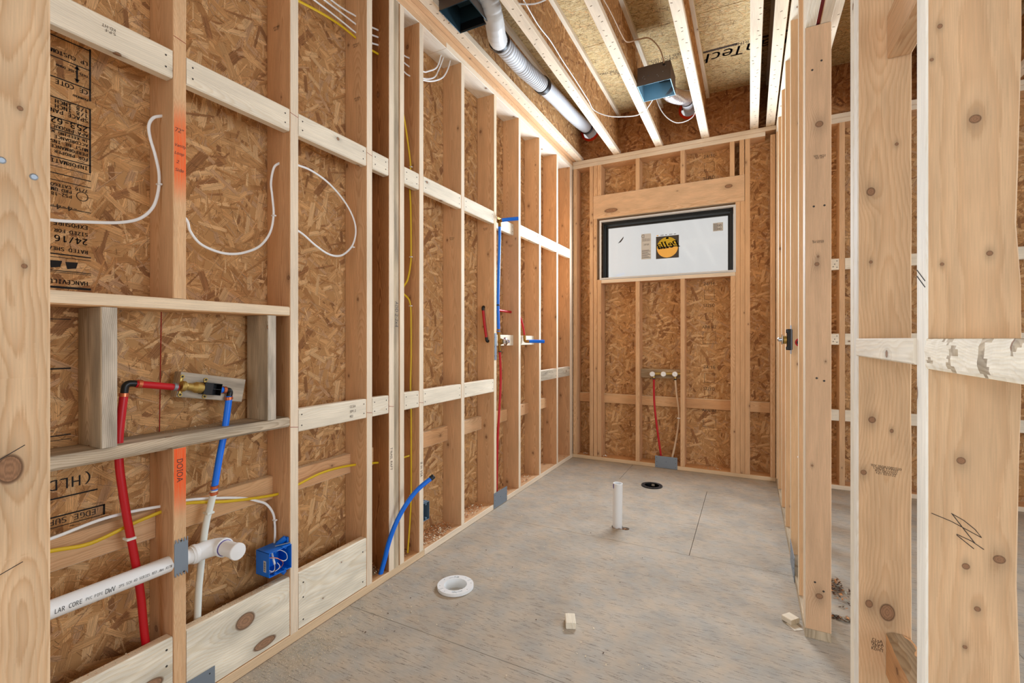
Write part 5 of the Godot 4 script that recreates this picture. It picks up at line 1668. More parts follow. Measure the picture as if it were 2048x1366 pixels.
	pipe(t, "pipe", [Vector3(-1.638, 0.015, -1.745) - o, Vector3(-1.635, 0.043, -1.756) - o, Vector3(-1.622, 0.104, -1.767) - o, Vector3(-1.594, 0.211, -1.775) - o, Vector3(-1.560, 0.325, -1.810) - o, Vector3(-1.520, 0.424, -1.878) - o, Vector3(-1.475, 0.482, -1.952) - o ], 0.0115, "blue_pipe")
	mb = MB.new()
	mb.revolve(Vector3(-1.475, 0.482, -1.952) - o, Vector3(0.045, 0.058, -0.074), [Vector2(0.0118, -0.004), Vector2(0.0135, -0.002), Vector2(0.0135, 0.016), Vector2(0.011, 0.019), Vector2(0, 0.019)], 14)
	part(t, "plug", mb.mesh(), "dark_grey")

func build_back_and_right_plumbing():
	var t := thing("tub_filler_rough", "brass bar with three white caps on the board between two studs of the back wall", "valve", "", Vector3(-0.72, 0.88, -4.54))
	var mb := MB.new()
	mb.tube([Vector3(-0.1, -0.002, 0), Vector3(0.15, 0.006, 0)], 0.013, 12)
	mb.box(Vector3(-0.11, -0.018, -0.018), Vector3(-0.09, 0.014, 0.006), 0.003)
	mb.box(Vector3(0.09, -0.016, -0.018), Vector3(0.112, 0.016, 0.006), 0.003)
	mb.tube([Vector3(-0.092, 0.0, 0.002), Vector3(-0.090, -0.045, 0.004)], 0.011, 12)
	mb.tube([Vector3(0.104, 0.004, 0.002), Vector3(0.104, -0.04, 0.004)], 0.011, 12)
	part(t, "bar", mb.mesh(), "brass")
	for x in [-0.101, 0.0, 0.103]:
		mb = MB.new()
		mb.revolve(Vector3(x, x * 0.03, 0.008), Vector3(0, 0, 1), [Vector2(0.02, 0), Vector2(0.024, 0.004), Vector2(0.024, 0.022), Vector2(0.02, 0.027), Vector2(0.007, 0.027), Vector2(0.006, 0.022), Vector2(0, 0.022)], 18)
		part(t, "port_cap", mb.mesh(), "pvc")
	for x in [-0.09, 0.104]:
		crimp(t, Vector3(x, -0.047, 0.004), Vector3.UP, 0.0125, "dark_grey")
	t = thing("hot_feed", "thin red pipe from the three-port filler down to the floor plate", "pipe", "", Vector3(-0.75, 0.04, -4.54))
	var o := t.position
	pipe(t, "pipe", [Vector3(-0.809, 0.834, -4.536) - o, Vector3(-0.809, 0.677, -4.54) - o, Vector3(-0.800, 0.534, -4.54) - o, Vector3(-0.772, 0.299, -4.54) - o, Vector3(-0.745, 0.103, -4.54) - o, Vector3(-0.74, 0.03, -4.54) - o], 0.0095, "red_pipe")
	t = thing("cold_feed", "thin cream pipe from the three-port filler bending by the stud to the floor plate", "pipe", "", Vector3(-0.64, 0.04, -4.54))
	o = t.position
	pipe(t, "pipe", [Vector3(-0.616, 0.838, -4.536) - o, Vector3(-0.606, 0.711, -4.54) - o, Vector3(-0.585, 0.549, -4.54) - o, Vector3(-0.589, 0.409, -4.54) - o, Vector3(-0.619, 0.220, -4.54) - o, Vector3(-0.646, 0.096, -4.54) - o, Vector3(-0.655, 0.03, -4.54) - o], 0.0095, "tan_pipe")
	boxed(t, "pipe_clip", Vector3(-0.60, 0.47, -4.555) - o, Vector3(-0.568, 0.478, -4.527) - o, "pvc")
	# the valve in the partition on the right
	t = thing("partition_valve", "brass and chrome valve with a black bracket sticking out of the partition studs", "valve", "", Vector3(XR, 1.203, -2.90))
	mb = MB.new()
	mb.revolve(Vector3(-0.005, 0, 0), Vector3.LEFT, [Vector2(0, 0), Vector2(0.022, 0), Vector2(0.022, 0.03), Vector2(0.017, 0.036), Vector2(0, 0.036)], 14)
	part(t, "body", mb.mesh(), "brass")
	mb = MB.new()
	mb.revolve(Vector3(-0.04, 0.002, 0), Vector3.LEFT, [Vector2(0.028, 0), Vector2(0.028, 0.006), Vector2(0.012, 0.008), Vector2(0.011, 0.02), Vector2(0.006, 0.024), Vector2(0, 0.026)], 10)
	part(t, "stem", mb.mesh(), "chrome")
	mb = MB.new()
	mb.box(Vector3(-0.022, -0.055, 0.012), Vector3(0.004, 0.058, 0.03), 0.004)
	mb.box(Vector3(-0.026, -0.055, 0.012), Vector3(-0.018, -0.035, 0.034), 0.003)
	mb.box(Vector3(-0.026, 0.036, 0.012), Vector3(-0.018, 0.058, 0.034), 0.003)
	part(t, "bracket", mb.mesh(), "black")
	boxed(t, "plate", Vector3(-0.003, -0.075, -0.04), Vector3(-0.0012, 0.078, 0.034), "steel", 0.0)
	t = thing("partition_supply", "milky white pipe with a red and black fitting inside the partition", "pipe", "", Vector3(0.24, 0.04, -2.9))
	o = t.position
	pipe(t, "pipe", [Vector3(0.24, 1.172, -2.80) - o, Vector3(0.243, 1.0, -2.79) - o, Vector3(0.245, 0.725, -2.78) - o, Vector3(0.246, 0.46, -2.78) - o, Vector3(0.247, 0.03, -2.78) - o], 0.0108, "white_pipe")
	mb = MB.new()
	mb.revolve(Vector3(0.232, 1.19, -2.79) - o, Vector3(-0.3, 0, 1), [Vector2(0.02, 0), Vector2(0.022, 0.003), Vector2(0.022, 0.012), Vector2(0.012, 0.014)], 14)
	part(t, "collar", mb.mesh(), "red_pipe")
	mb = MB.new()
	mb.revolve(Vector3(0.232, 1.19, -2.79) - o, Vector3(-0.3, 0, 1), [Vector2(0.012, 0), Vector2(0.012, 0.022), Vector2(0, 0.024)], 12)
	part(t, "fitting", mb.mesh(), "black")
	crimp(t, Vector3(0.24, 1.165, -2.80) - o, Vector3.UP, 0.0128)
	boxed(t, "pipe_clip", Vector3(0.22, 0.597, -2.80) - o, Vector3(0.262, 0.604, -2.765) - o, "pvc")
	t = thing("partition_hot_feed", "bright red pipe low inside the partition near the back corner", "pipe", "", Vector3(0.226, 0.04, -3.5))
	pipe(t, "pipe", [Vector3(0.0, 0.72, -0.04), Vector3(0.004, 0.35, -0.01), Vector3(0.0, 0.05, 0.0), Vector3(0.0, 0.0, 0.0)], 0.0095, "red_pipe")
	t = thing("red_pipe_end", "tip of a red pipe on the floor plate of the next room", "pipe", "", Vector3(0.555, 0.06, -4.47))
	pipe(t, "pipe", [Vector3(-0.10, 0.05, -0.02), Vector3(-0.03, 0.015, -0.005), Vector3(0.022, -0.008, 0.0)], 0.012, "red_pipe")

# ---------------------------------------------------------------- cables
func cable(called: String, label: String, group: String, pts: Array, mat: String, rad := 0.0042, flat := 0.62, clips := []) -> Node3D:
	var o := thing(called, label, "cable", group, pts[0])
	var q := []
	for p in pts:
		q.append(p - pts[0])
	var mb := MB.new()
	mb.tube(smooth(q, 6), rad, 10, flat, true)
	part(o, "sheath", mb.mesh(), mat)
	for c in clips:
		var b := MB.new()
		var at: Vector3 = c - pts[0]
		b.box(at - Vector3(0.009, 0.003, 0.006), at + Vector3(0.009, 0.003, 0.006), 0.0015)
		part(o, "staple", b.mesh(), "pvc")
	return o

func build_cables():
	cable("white_cable", "white cable drooping in from the left edge to the painted stud over the printed sheathing", "", [Vector3(-1.675, 1.528, -0.442), Vector3(-1.675, 1.527, -0.542), Vector3(-1.675, 1.540, -0.626), Vector3(-1.675, 1.555, -0.697), Vector3(-1.675, 1.579, -0.748), Vector3(-1.675, 1.621, -0.782), Vector3(-1.675, 1.674, -0.797), Vector3(-1.675, 1.731, -0.800), Vector3(-1.675, 1.789, -0.789), Vector3(-1.675, 1.839, -0.775), Vector3(-1.675, 1.877, -0.772), Vector3(-1.675, 1.906, -0.785), Vector3(-1.675, 1.923, -0.812)], "romex_white", 0.0047, 0.6, [Vector3(-1.675, 1.70, -0.80)])
	cable("white_cable", "white cable hanging in a deep loop right of the painted stud", "", [Vector3(-1.675, 1.63, -0.846), Vector3(-1.675, 1.605, -0.881), Vector3(-1.675, 1.570, -0.892), Vector3(-1.675, 1.534, -0.923), Vector3(-1.675, 1.517, -0.974), Vector3(-1.675, 1.515, -1.026), Vector3(-1.675, 1.530, -1.082), Vector3(-1.675, 1.565, -1.142), Vector3(-1.675, 1.625, -1.184), Vector3(-1.675, 1.697, -1.199), Vector3(-1.675, 1.765, -1.194), Vector3(-1.675, 1.823, -1.188), Vector3(-1.675, 1.886, -1.201), Vector3(-1.675, 1.911, -1.225)], "romex_white", 0.0047, 0.6, [Vector3(-1.675, 1.695, -1.20)])
	cable("white_cable", "white cable making a round loop in the bay right of the niche", "", [Vector3(-1.665, 1.925, -1.26), Vector3(-1.665, 1.927, -1.300), Vector3(-1.665, 1.927, -1.361), Vector3(-1.665, 1.908, -1.440), Vector3(-1.665, 1.873, -1.509), Vector3(-1.665, 1.826, -1.568), Vector3(-1.665, 1.770, -1.608), Vector3(-1.665, 1.713, -1.619), Vector3(-1.665, 1.650, -1.599), Vector3(-1.665, 1.603, -1.553), Vector3(-1.665, 1.584, -1.509), Vector3(-1.665, 1.586, -1.453), Vector3(-1.665, 1.612, -1.387), Vector3(-1.665, 1.647, -1.324), Vector3(-1.665, 1.668, -1.26)], "romex_white", 0.0047, 0.6, [Vector3(-1.665, 1.64, -1.60)])
	var g := "white cables under the top plate of the left wall"
	cable("white_cable", "lowest white cable through the stud tops, ending in the loop nearest the next stud", g, [Vector3(-1.680, 2.677, -1.263), Vector3(-1.680, 2.677, -1.394), Vector3(-1.680, 2.679, -1.480), Vector3(-1.680, 2.678, -1.567), Vector3(-1.680, 2.676, -1.632), Vector3(-1.680, 2.681, -1.720), Vector3(-1.680, 2.708, -1.826), Vector3(-1.68, 2.671, -1.97), Vector3(-1.675, 2.666, -2.028), Vector3(-1.660, 2.686, -2.117), Vector3(-1.660, 2.726, -2.211), Vector3(-1.660, 2.797, -2.311), Vector3(-1.660, 2.879, -2.368), Vector3(-1.660, 2.95, -2.395)], "romex_white", 0.0044, 0.7)
	cable("white_cable", "middle white cable through the stud tops under the left top plate", g, [Vector3(-1.680, 2.711, -1.263), Vector3(-1.680, 2.712, -1.447), Vector3(-1.680, 2.715, -1.538), Vector3(-1.680, 2.717, -1.632), Vector3(-1.680, 2.723, -1.720), Vector3(-1.680, 2.747, -1.826), Vector3(-1.680, 2.720, -1.970), Vector3(-1.680, 2.718, -2.032), Vector3(-1.680, 2.715, -2.143), Vector3(-1.680, 2.773, -2.252), Vector3(-1.680, 2.850, -2.303), Vector3(-1.680, 2.948, -2.35)], "romex_white", 0.0044, 0.7)
	cable("white_cable", "topmost white cable through the stud tops under the left top plate", g, [Vector3(-1.680, 2.741, -1.263), Vector3(-1.680, 2.737, -1.486), Vector3(-1.680, 2.743, -1.567), Vector3(-1.680, 2.755, -1.632), Vector3(-1.680, 2.761, -1.720), Vector3(-1.680, 2.783, -1.826), Vector3(-1.680, 2.758, -1.970), Vector3(-1.680, 2.767, -2.041), Vector3(-1.680, 2.755, -2.143), Vector3(-1.680, 2.787, -2.204), Vector3(-1.680, 2.851, -2.282), Vector3(-1.680, 2.948, -2.325)], "romex_white", 0.0044, 0.7)
	cable("yellow_cable", "yellow cable through the stud tops below the three white cables", "", [Vector3(-1.680, 2.615, -1.262), Vector3(-1.680, 2.620, -1.305), Vector3(-1.680, 2.643, -1.426), Vector3(-1.680, 2.655, -1.538), Vector3(-1.680, 2.652, -1.632), Vector3(-1.680, 2.649, -1.720), Vector3(-1.680, 2.659, -1.80)], "romex_yellow", 0.006, 0.6)
	cable("yellow_cable", "yellow cable running down the stud right of the cluster of three, nearly to the floor", "", [Vector3(-1.68, 2.55, -1.90), Vector3(-1.670, 2.476, -1.938), Vector3(-1.660, 2.404, -1.958), Vector3(-1.660, 2.293, -1.987), Vector3(-1.660, 2.165, -2.012), Vector3(-1.668, 2.070, -2.014), Vector3(-1.660, 1.918, -2.014), Vector3(-1.660, 1.700, -2.017), Vector3(-1.660, 1.616, -2.012), Vector3(-1.660, 1.530, -1.987), Vector3(-1.660, 1.490, -1.955), Vector3(-1.660, 1.455, -1.953), Vector3(-1.660, 1.406, -2.009), Vector3(-1.660, 1.258, -2.017), Vector3(-1.660, 1.091, -2.017), Vector3(-1.660, 0.954, -2.012), Vector3(-1.660, 0.815, -2.017), Vector3(-1.660, 0.644, -2.018), Vector3(-1.660, 0.420, -2.018), Vector3(-1.660, 0.311, -2.016), Vector3(-1.660, 0.183, -2.005), Vector3(-1.660, 0.041, -1.988)], "romex_yellow", 0.0054, 0.6, [Vector3(-1.66, 2.155, -2.014), Vector3(-1.66, 1.66, -2.016), Vector3(-1.66, 1.39, -2.013), Vector3(-1.66, 0.345, -2.017)])
	cable("yellow_cable", "yellow cable running low along the wall through the studs past the blue box", "", [Vector3(-1.680, 0.645, -0.445), Vector3(-1.680, 0.633, -0.546), Vector3(-1.680, 0.621, -0.628), Vector3(-1.680, 0.640, -0.724), Vector3(-1.680, 0.648, -0.777), Vector3(-1.680, 0.653, -0.822), Vector3(-1.680, 0.655, -0.888), Vector3(-1.680, 0.622, -1.011), Vector3(-1.680, 0.596, -1.145), Vector3(-1.680, 0.586, -1.242), Vector3(-1.680, 0.599, -1.319), Vector3(-1.680, 0.616, -1.426), Vector3(-1.680, 0.615, -1.538), Vector3(-1.680, 0.601, -1.661), Vector3(-1.680, 0.586, -1.744), Vector3(-1.680, 0.569, -1.852), Vector3(-1.680, 0.562, -1.960), Vector3(-1.665, 0.566, -2.008)], "romex_yellow", 0.0054, 0.6)
	cable("white_cable", "white cable running low along the wall and curving down into the blue box", "", [Vector3(-1.688, 0.66, -0.445), Vector3(-1.688, 0.664, -0.546), Vector3(-1.688, 0.678, -0.651), Vector3(-1.688, 0.676, -0.737), Vector3(-1.686, 0.667, -0.822), Vector3(-1.686, 0.664, -0.888), Vector3(-1.686, 0.634, -1.011), Vector3(-1.682, 0.610, -1.086), Vector3(-1.680, 0.585, -1.135), Vector3(-1.680, 0.561, -1.172), Vector3(-1.680, 0.517, -1.200), Vector3(-1.680, 0.471, -1.208), Vector3(-1.675, 0.42, -1.205), Vector3(-1.66, 0.38, -1.19)], "romex_white", 0.0047, 0.62, [Vector3(-1.68, 0.487, -1.208)])
	# overhead
	cable("white_cable", "white cable stapled along the second ceiling joist and across to the small fan", "", [Vector3(-1.07, 3.05, -2.0), Vector3(-1.094, 3.05, -2.30), Vector3(-1.106, 3.055, -2.5), Vector3(-1.112, 3.08, -2.70), Vector3(-1.112, 3.07, -2.90), Vector3(-1.110, 3.065, -3.15), Vector3(-1.112, 3.06, -3.46), Vector3(-1.105, 3.04, -3.60), Vector3(-1.01, 3.012, -3.69), Vector3(-0.88, 3.006, -3.75), Vector3(-0.79, 3.010, -3.77), Vector3(-0.72, 3.03, -3.74), Vector3(-0.65, 3.06, -3.65)], "romex_white", 0.0042, 0.7)
	cable("white_cable", "white cable along the third ceiling joist arching over to the fan box", "", [Vector3(-0.71, 3.06, -2.2), Vector3(-0.718, 3.08, -2.45), Vector3(-0.715, 3.095, -2.6), Vector3(-0.715, 3.11, -2.75), Vector3(-0.718, 3.13, -2.92), Vector3(-0.715, 3.16, -3.05), Vector3(-0.68, 3.25, -3.2), Vector3(-0.62, 3.30, -3.3), Vector3(-0.565, 3.25, -3.355), Vector3(-0.540, 3.18, -3.38), Vector3(-0.537, 3.145, -3.394)], "romex_tan", 0.0046, 0.7)
	cable("white_cable", "white cable hanging in a curve below the silver duct toward the fourth joist", "", [Vector3(-0.671, 3.15, -3.85), Vector3(-0.640, 3.070, -3.900), Vector3(-0.589, 2.994, -3.900), Vector3(-0.524, 2.943, -3.900), Vector3(-0.456, 2.937, -3.900), Vector3(-0.400, 2.960, -3.900), Vector3(-0.375, 3.01, -3.90), Vector3(-0.362, 3.06, -3.90)], "romex_white", 0.0042, 0.7)
	cable("white_cable", "white cable crossing between two ceiling joists at the top edge of the photo", "", [Vector3(-1.163, 3.06, -2.26), Vector3(-1.11, 3.045, -2.285), Vector3(-1.03, 3.04, -2.31), Vector3(-0.94, 3.06, -2.32), Vector3(-0.84, 3.10, -2.32), Vector3(-0.765, 3.15, -2.32)], "romex_white", 0.0042, 0.7)

# ---------------------------------------------------------------- boxes and plates
func build_boxes_and_plates():
	var t := thing("outlet_box", "bright blue plastic two-gang box with loose wires on the stud right of the niche", "electrical box", "", Vector3(-1.60, 0.30, -1.175))
	var mb := MB.new()
	var w := 0.0022
	var x0 := -0.075
	mb.box(Vector3(x0, 0.01, 0.048 - w), Vector3(0, 0.102, 0.048), 0.0006)
	mb.box(Vector3(x0, 0.01, -0.048), Vector3(0, 0.102, -0.048 + w), 0.0006)
	mb.box(Vector3(x0, 0.102 - w, -0.048), Vector3(0, 0.102, 0.048), 0.0006)
	mb.box(Vector3(x0, 0.01, -0.048), Vector3(0, 0.01 + w, 0.048), 0.0006)
	mb.box(Vector3(x0 - w, 0.01, -0.048), Vector3(x0, 0.102, 0.048), 0.0006)
	part(t, "box", mb.mesh(), "box_blue")
	mb = MB.new()
	mb.tube([Vector3(-0.045, 0.1, -0.02), Vector3(-0.03, 0.118, -0.03), Vector3(-0.022, 0.126, -0.038)], 0.011, 8, 0.5)
	mb.box(Vector3(-0.05, 0.1, -0.047), Vector3(-0.004, 0.104, -0.012), 0.001)
	mb.box(Vector3(-0.03, 0.102, -0.046), Vector3(-0.014, 0.128, -0.040), 0.001)
	part(t, "nail_bracket", mb.mesh(), "box_blue")
	mb = MB.new()
	mb.tube([Vector3(-0.045, 0.012, -0.02), Vector3(-0.03, -0.004, -0.03), Vector3(-0.022, -0.012, -0.036)], 0.010, 8, 0.5)
	part(t, "nail_bracket", mb.mesh(), "box_blue")
	mb = MB.new()
	mb.tube([Vector3(-0.03, 0.107, 0.002), Vector3(-0.004, 0.108, -0.046)], 0.0022, 8)
	part(t, "nail", mb.mesh(), "steel")
	for q in [[0.098, 0.02], [0.098, -0.022], [0.014, 0.02], [0.014, -0.022]]:
		mb = MB.new()
		mb.revolve(Vector3(-0.02, q[0], q[1]), Vector3.RIGHT, [Vector2(0.0, 0.0), Vector2(0.0045, 0.0), Vector2(0.0045, 0.0195), Vector2(0.0018, 0.02)], 10)
		part(t, "screw_boss", mb.mesh(), "box_blue")
	var wires := [[[Vector3(-0.06, 0.095, 0.0), Vector3(-0.03, 0.07, 0.012), Vector3(-0.015, 0.045, 0.014)], 0.0042, "romex_white"], [[Vector3(-0.015, 0.047, 0.014), Vector3(-0.01, 0.03, 0.018), Vector3(-0.012, 0.024, 0.026), Vector3(-0.02, 0.034, 0.038), Vector3(-0.03, 0.05, 0.042)], 0.0014, "romex_white"], [[Vector3(-0.02, 0.075, 0.03), Vector3(-0.01, 0.068, 0.01), Vector3(-0.005, 0.048, -0.016), Vector3(-0.008, 0.05, -0.034), Vector3(-0.02, 0.066, -0.038), Vector3(-0.03, 0.082, -0.022), Vector3(-0.03, 0.085, -0.006)], 0.0014, "romex_white"], [[Vector3(-0.02, 0.078, 0.034), Vector3(-0.008, 0.07, 0.012), Vector3(-0.003, 0.045, -0.012), Vector3(-0.01, 0.025, -0.006), Vector3(-0.02, 0.02, 0.02), Vector3(-0.03, 0.03, 0.04)], 0.0013, "copper"], [[Vector3(-0.014, 0.05, 0.012), Vector3(-0.008, 0.022, 0.02), Vector3(-0.016, 0.018, 0.034), Vector3(-0.03, 0.03, 0.042)], 0.0013, "black"], [[Vector3(-0.02, 0.045, 0.0), Vector3(-0.01, 0.03, -0.004), Vector3(-0.012, 0.02, 0.012), Vector3(-0.022, 0.018, 0.03)], 0.0013, "romex_white"]]
	for q in wires:
		pipe(t, "wire", q[0], q[1], q[2])
	boxed(t, "barcode_label", Vector3(-0.032, 0.028, 0.0481), Vector3(-0.017, 0.07, 0.0485), "paper", 0.0)
	mb = MB.new()
	for k in 12:
		var y := 0.032 + k * 0.003
		mb.box(Vector3(-0.029, y, 0.0484), Vector3(-0.021, y + (0.0012 if k % 3 else 0.002), 0.0487))
	part(t, "printed_bars", mb.mesh(), "ink")
	# small grey box at the foot of the stud
	t = thing("outlet_box", "small grey single box low on the stud right of the yellow cable", "electrical box", "", Vector3(-1.615, 0.19, -2.095))
	mb = MB.new()
	w = 0.002
	mb.box(Vector3(-0.06, 0.0, 0.028 - w), Vector3(0, 0.1, 0.028), 0.0005)
	mb.box(Vector3(-0.06, 0.0, -0.028), Vector3(0, 0.1, -0.028 + w), 0.0005)
	mb.box(Vector3(-0.06, 0.1 - w, -0.028), Vector3(0, 0.1, 0.028), 0.0005)
	mb.box(Vector3(-0.06, 0.0, -0.028), Vector3(0, w, 0.028), 0.0005)
	mb.box(Vector3(-0.062, 0.0, -0.028), Vector3(-0.06, 0.1, 0.028), 0.0005)
	part(t, "box", mb.mesh(), "box_grey")
	mb = MB.new()
	mb.box(Vector3(-0.015, 0.084, -0.006), Vector3(-0.002, 0.098, 0.006), 0.001)
	part(t, "screw_boss", mb.mesh(), "box_grey")
	mb = MB.new()
	mb.box(Vector3(-0.015, 0.002, -0.006), Vector3(-0.002, 0.016, 0.006), 0.001)
	part(t, "screw_boss", mb.mesh(), "box_grey")
	mb = MB.new()
	mb.box(Vector3(-0.04, 0.1, -0.02), Vector3(-0.01, 0.104, 0.015), 0.001)
	part(t, "cable_clamp", mb.mesh(), "box_grey")
	# nail plates
	plate("steel nail plate with bent teeth on the painted stud in front of the drain pipe", Vector3(XL + 0.0012, 0.455, -0.850), Vector3(0, 0, 1), Vector3.UP, 0.04, 0.118, true)
	plate("blue-grey nail plate on the knotty pine board at the bottom edge of the photo", Vector3(XL + 0.0012, -0.005, -0.934), Vector3(0, 0, 1), Vector3.UP, 0.21, 0.108, false)
	plate("blue-grey nail plate across a stud foot and the bottom plate, below the red shower pipe", Vector3(XL + 0.0012, 0.006, -3.053), Vector3(0, 0, 1), Vector3.UP, 0.2, 0.108, false)
	plate("grey nail plate on the bottom plate of the back wall below the two feed pipes", Vector3(-0.792, 0.003, ZB + 0.0012), Vector3.RIGHT, Vector3.UP, 0.2, 0.11, false)
	plate("pale nail plate on the edge of the stud left of the chrome shower valve", Vector3(XL + 0.0012, 1.06, -2.895), Vector3(0, 0, 1), Vector3.UP, 0.03, 0.19, false)
	plate("narrow steel nail plate low on the partition, seen edge on by the floor", Vector3(XR - 0.0014, 0.002, -2.93), Vector3(0, 0, 1), Vector3.UP, 0.25, 0.12, false)

func plate(label: String, at: Vector3, right: Vector3, up: Vector3, wd: float, hg: float, toothed: bool):
	var t := thing("nail_plate", label, "metal plate", "steel nail plates on the framing", at)
	var nn := right.cross(up).normalized()
	if nn.dot(Vector3(-at.x if absf(nn.x) > 0.5 else 0.0, 0, -at.z if absf(nn.z) > 0.5 else 0.0)) < 0.0:
		nn = -nn
	var mb := MB.new()
	var d := 0.0015
	var n := 14
	for k in n:
		var a := right * wd * k / n
		var b := right * wd * (k + 1) / n
		var ta := up * (hg - (0.006 * ((k * 5) % 3) if toothed else 0.0))
		var lo := up * (0.005 * ((k * 7) % 3) if toothed else 0.0)
		mb.quad(a + lo + nn * d, b + lo + nn * d, b + ta + nn * d, a + ta + nn * d, nn)
		mb.quad(a + ta, b + ta, b + ta + nn * d, a + ta + nn * d, up)
		mb.quad(a + lo, b + lo, b + lo + nn * d, a + lo + nn * d, -up)
	mb.quad(Vector3.ZERO, up * hg, up * hg + nn * d, nn * d, -right)
	mb.quad(right * wd, right * wd + up * hg, right * wd + up * hg + nn * d, right * wd + nn * d, right)
	part(t, "sheet", mb.mesh(), "galvanised")
	mb = MB.new()
	for q in ([[0.5, 0.94], [0.3, 0.08]] if toothed else [[0.08, 0.15], [0.08, 0.5], [0.08, 0.85], [0.92, 0.15], [0.92, 0.5], [0.92, 0.85], [0.5, 0.55]]):
		mb.revolve(right * wd * q[0] + up * hg * q[1] + nn * d, nn, [Vector2(0.0028, 0.0), Vector2(0.002, 0.0008), Vector2(0, 0.0008)], 7)
	part(t, "teeth", mb.mesh(), "dark_grey").set_meta("kind", "stuff")

# ---------------------------------------------------------------- on the floor
func chips(called: String, label: String, category: String, spots: Array, sizes: Vector2, mats: Array, per: int, sd: int):
	# sawdust and shavings: nobody could count them, so each heap is one object of loose flakes
	var r := RandomNumberGenerator.new()
	r.seed = sd
	var o := thing(called, label, category)
	o.set_meta("kind", "stuff")
	var mbs := []
	for m in mats:
		mbs.append(MB.new())
	for s in spots:
		var c: Vector3 = s[0]
		var ex: Vector3 = s[1]
		for k in int(per * (s[2] if s.size() > 2 else 1.0)):
			var a := r.randf() * TAU
			var q := sqrt(r.randf())
			var p := c + Vector3(cos(a) * q * ex.x, 0, sin(a) * q * ex.z)
			var heap: float = ex.y * (1.0 - q * q) * r.randf()
			var ln := r.randf_range(sizes.x, sizes.y)
			var wd := ln * r.randf_range(0.2, 0.8)
			var yaw := r.randf() * TAU
			var up := Vector3(r.randf_range(-0.6, 0.6), 1.0, r.randf_range(-0.6, 0.6)).normalized()
			var e1 := up.cross(Vector3(cos(yaw), 0, sin(yaw))).normalized()
			var e2 := up.cross(e1)
			var th := ln * 0.12
			p.y += heap + th + absf(e1.y) * ln * 0.5 + absf(e2.y) * wd * 0.5
			var mb: MB = mbs[r.randi() % mbs.size()]
			var A := p + e1 * ln * 0.5
			var B := p + e2 * wd * 0.5
			var C := p - e1 * ln * 0.5
			var D := p - e2 * wd * 0.5
			var T := p + up * th
			for z in [[A, B], [B, C], [C, D], [D, A]]:
				mb.tri(z[0], z[1], T, up, up, up)
			mb.quad(A, B, C, D, -up)
	for i in mats.size():
		part(o, "flakes", mbs[i].mesh(), mats[i]).set_meta("kind", "stuff")

func offcut(label: String, at: Vector3, turn: float, size: Vector3, mat: String, tilt := 0.0):
	var t := thing("wood_offcut", label, "wood block", "offcuts on the floor", at)
	t.rotation = Vector3(0, turn, tilt)
	var h := size * 0.5
	board(t, "block", Vector3(-h.x, 0, -h.z), Vector3(h.x, size.y, h.z), 2, {"m": mat, "lane": 9, "edge": 10, "c": 0.0025})

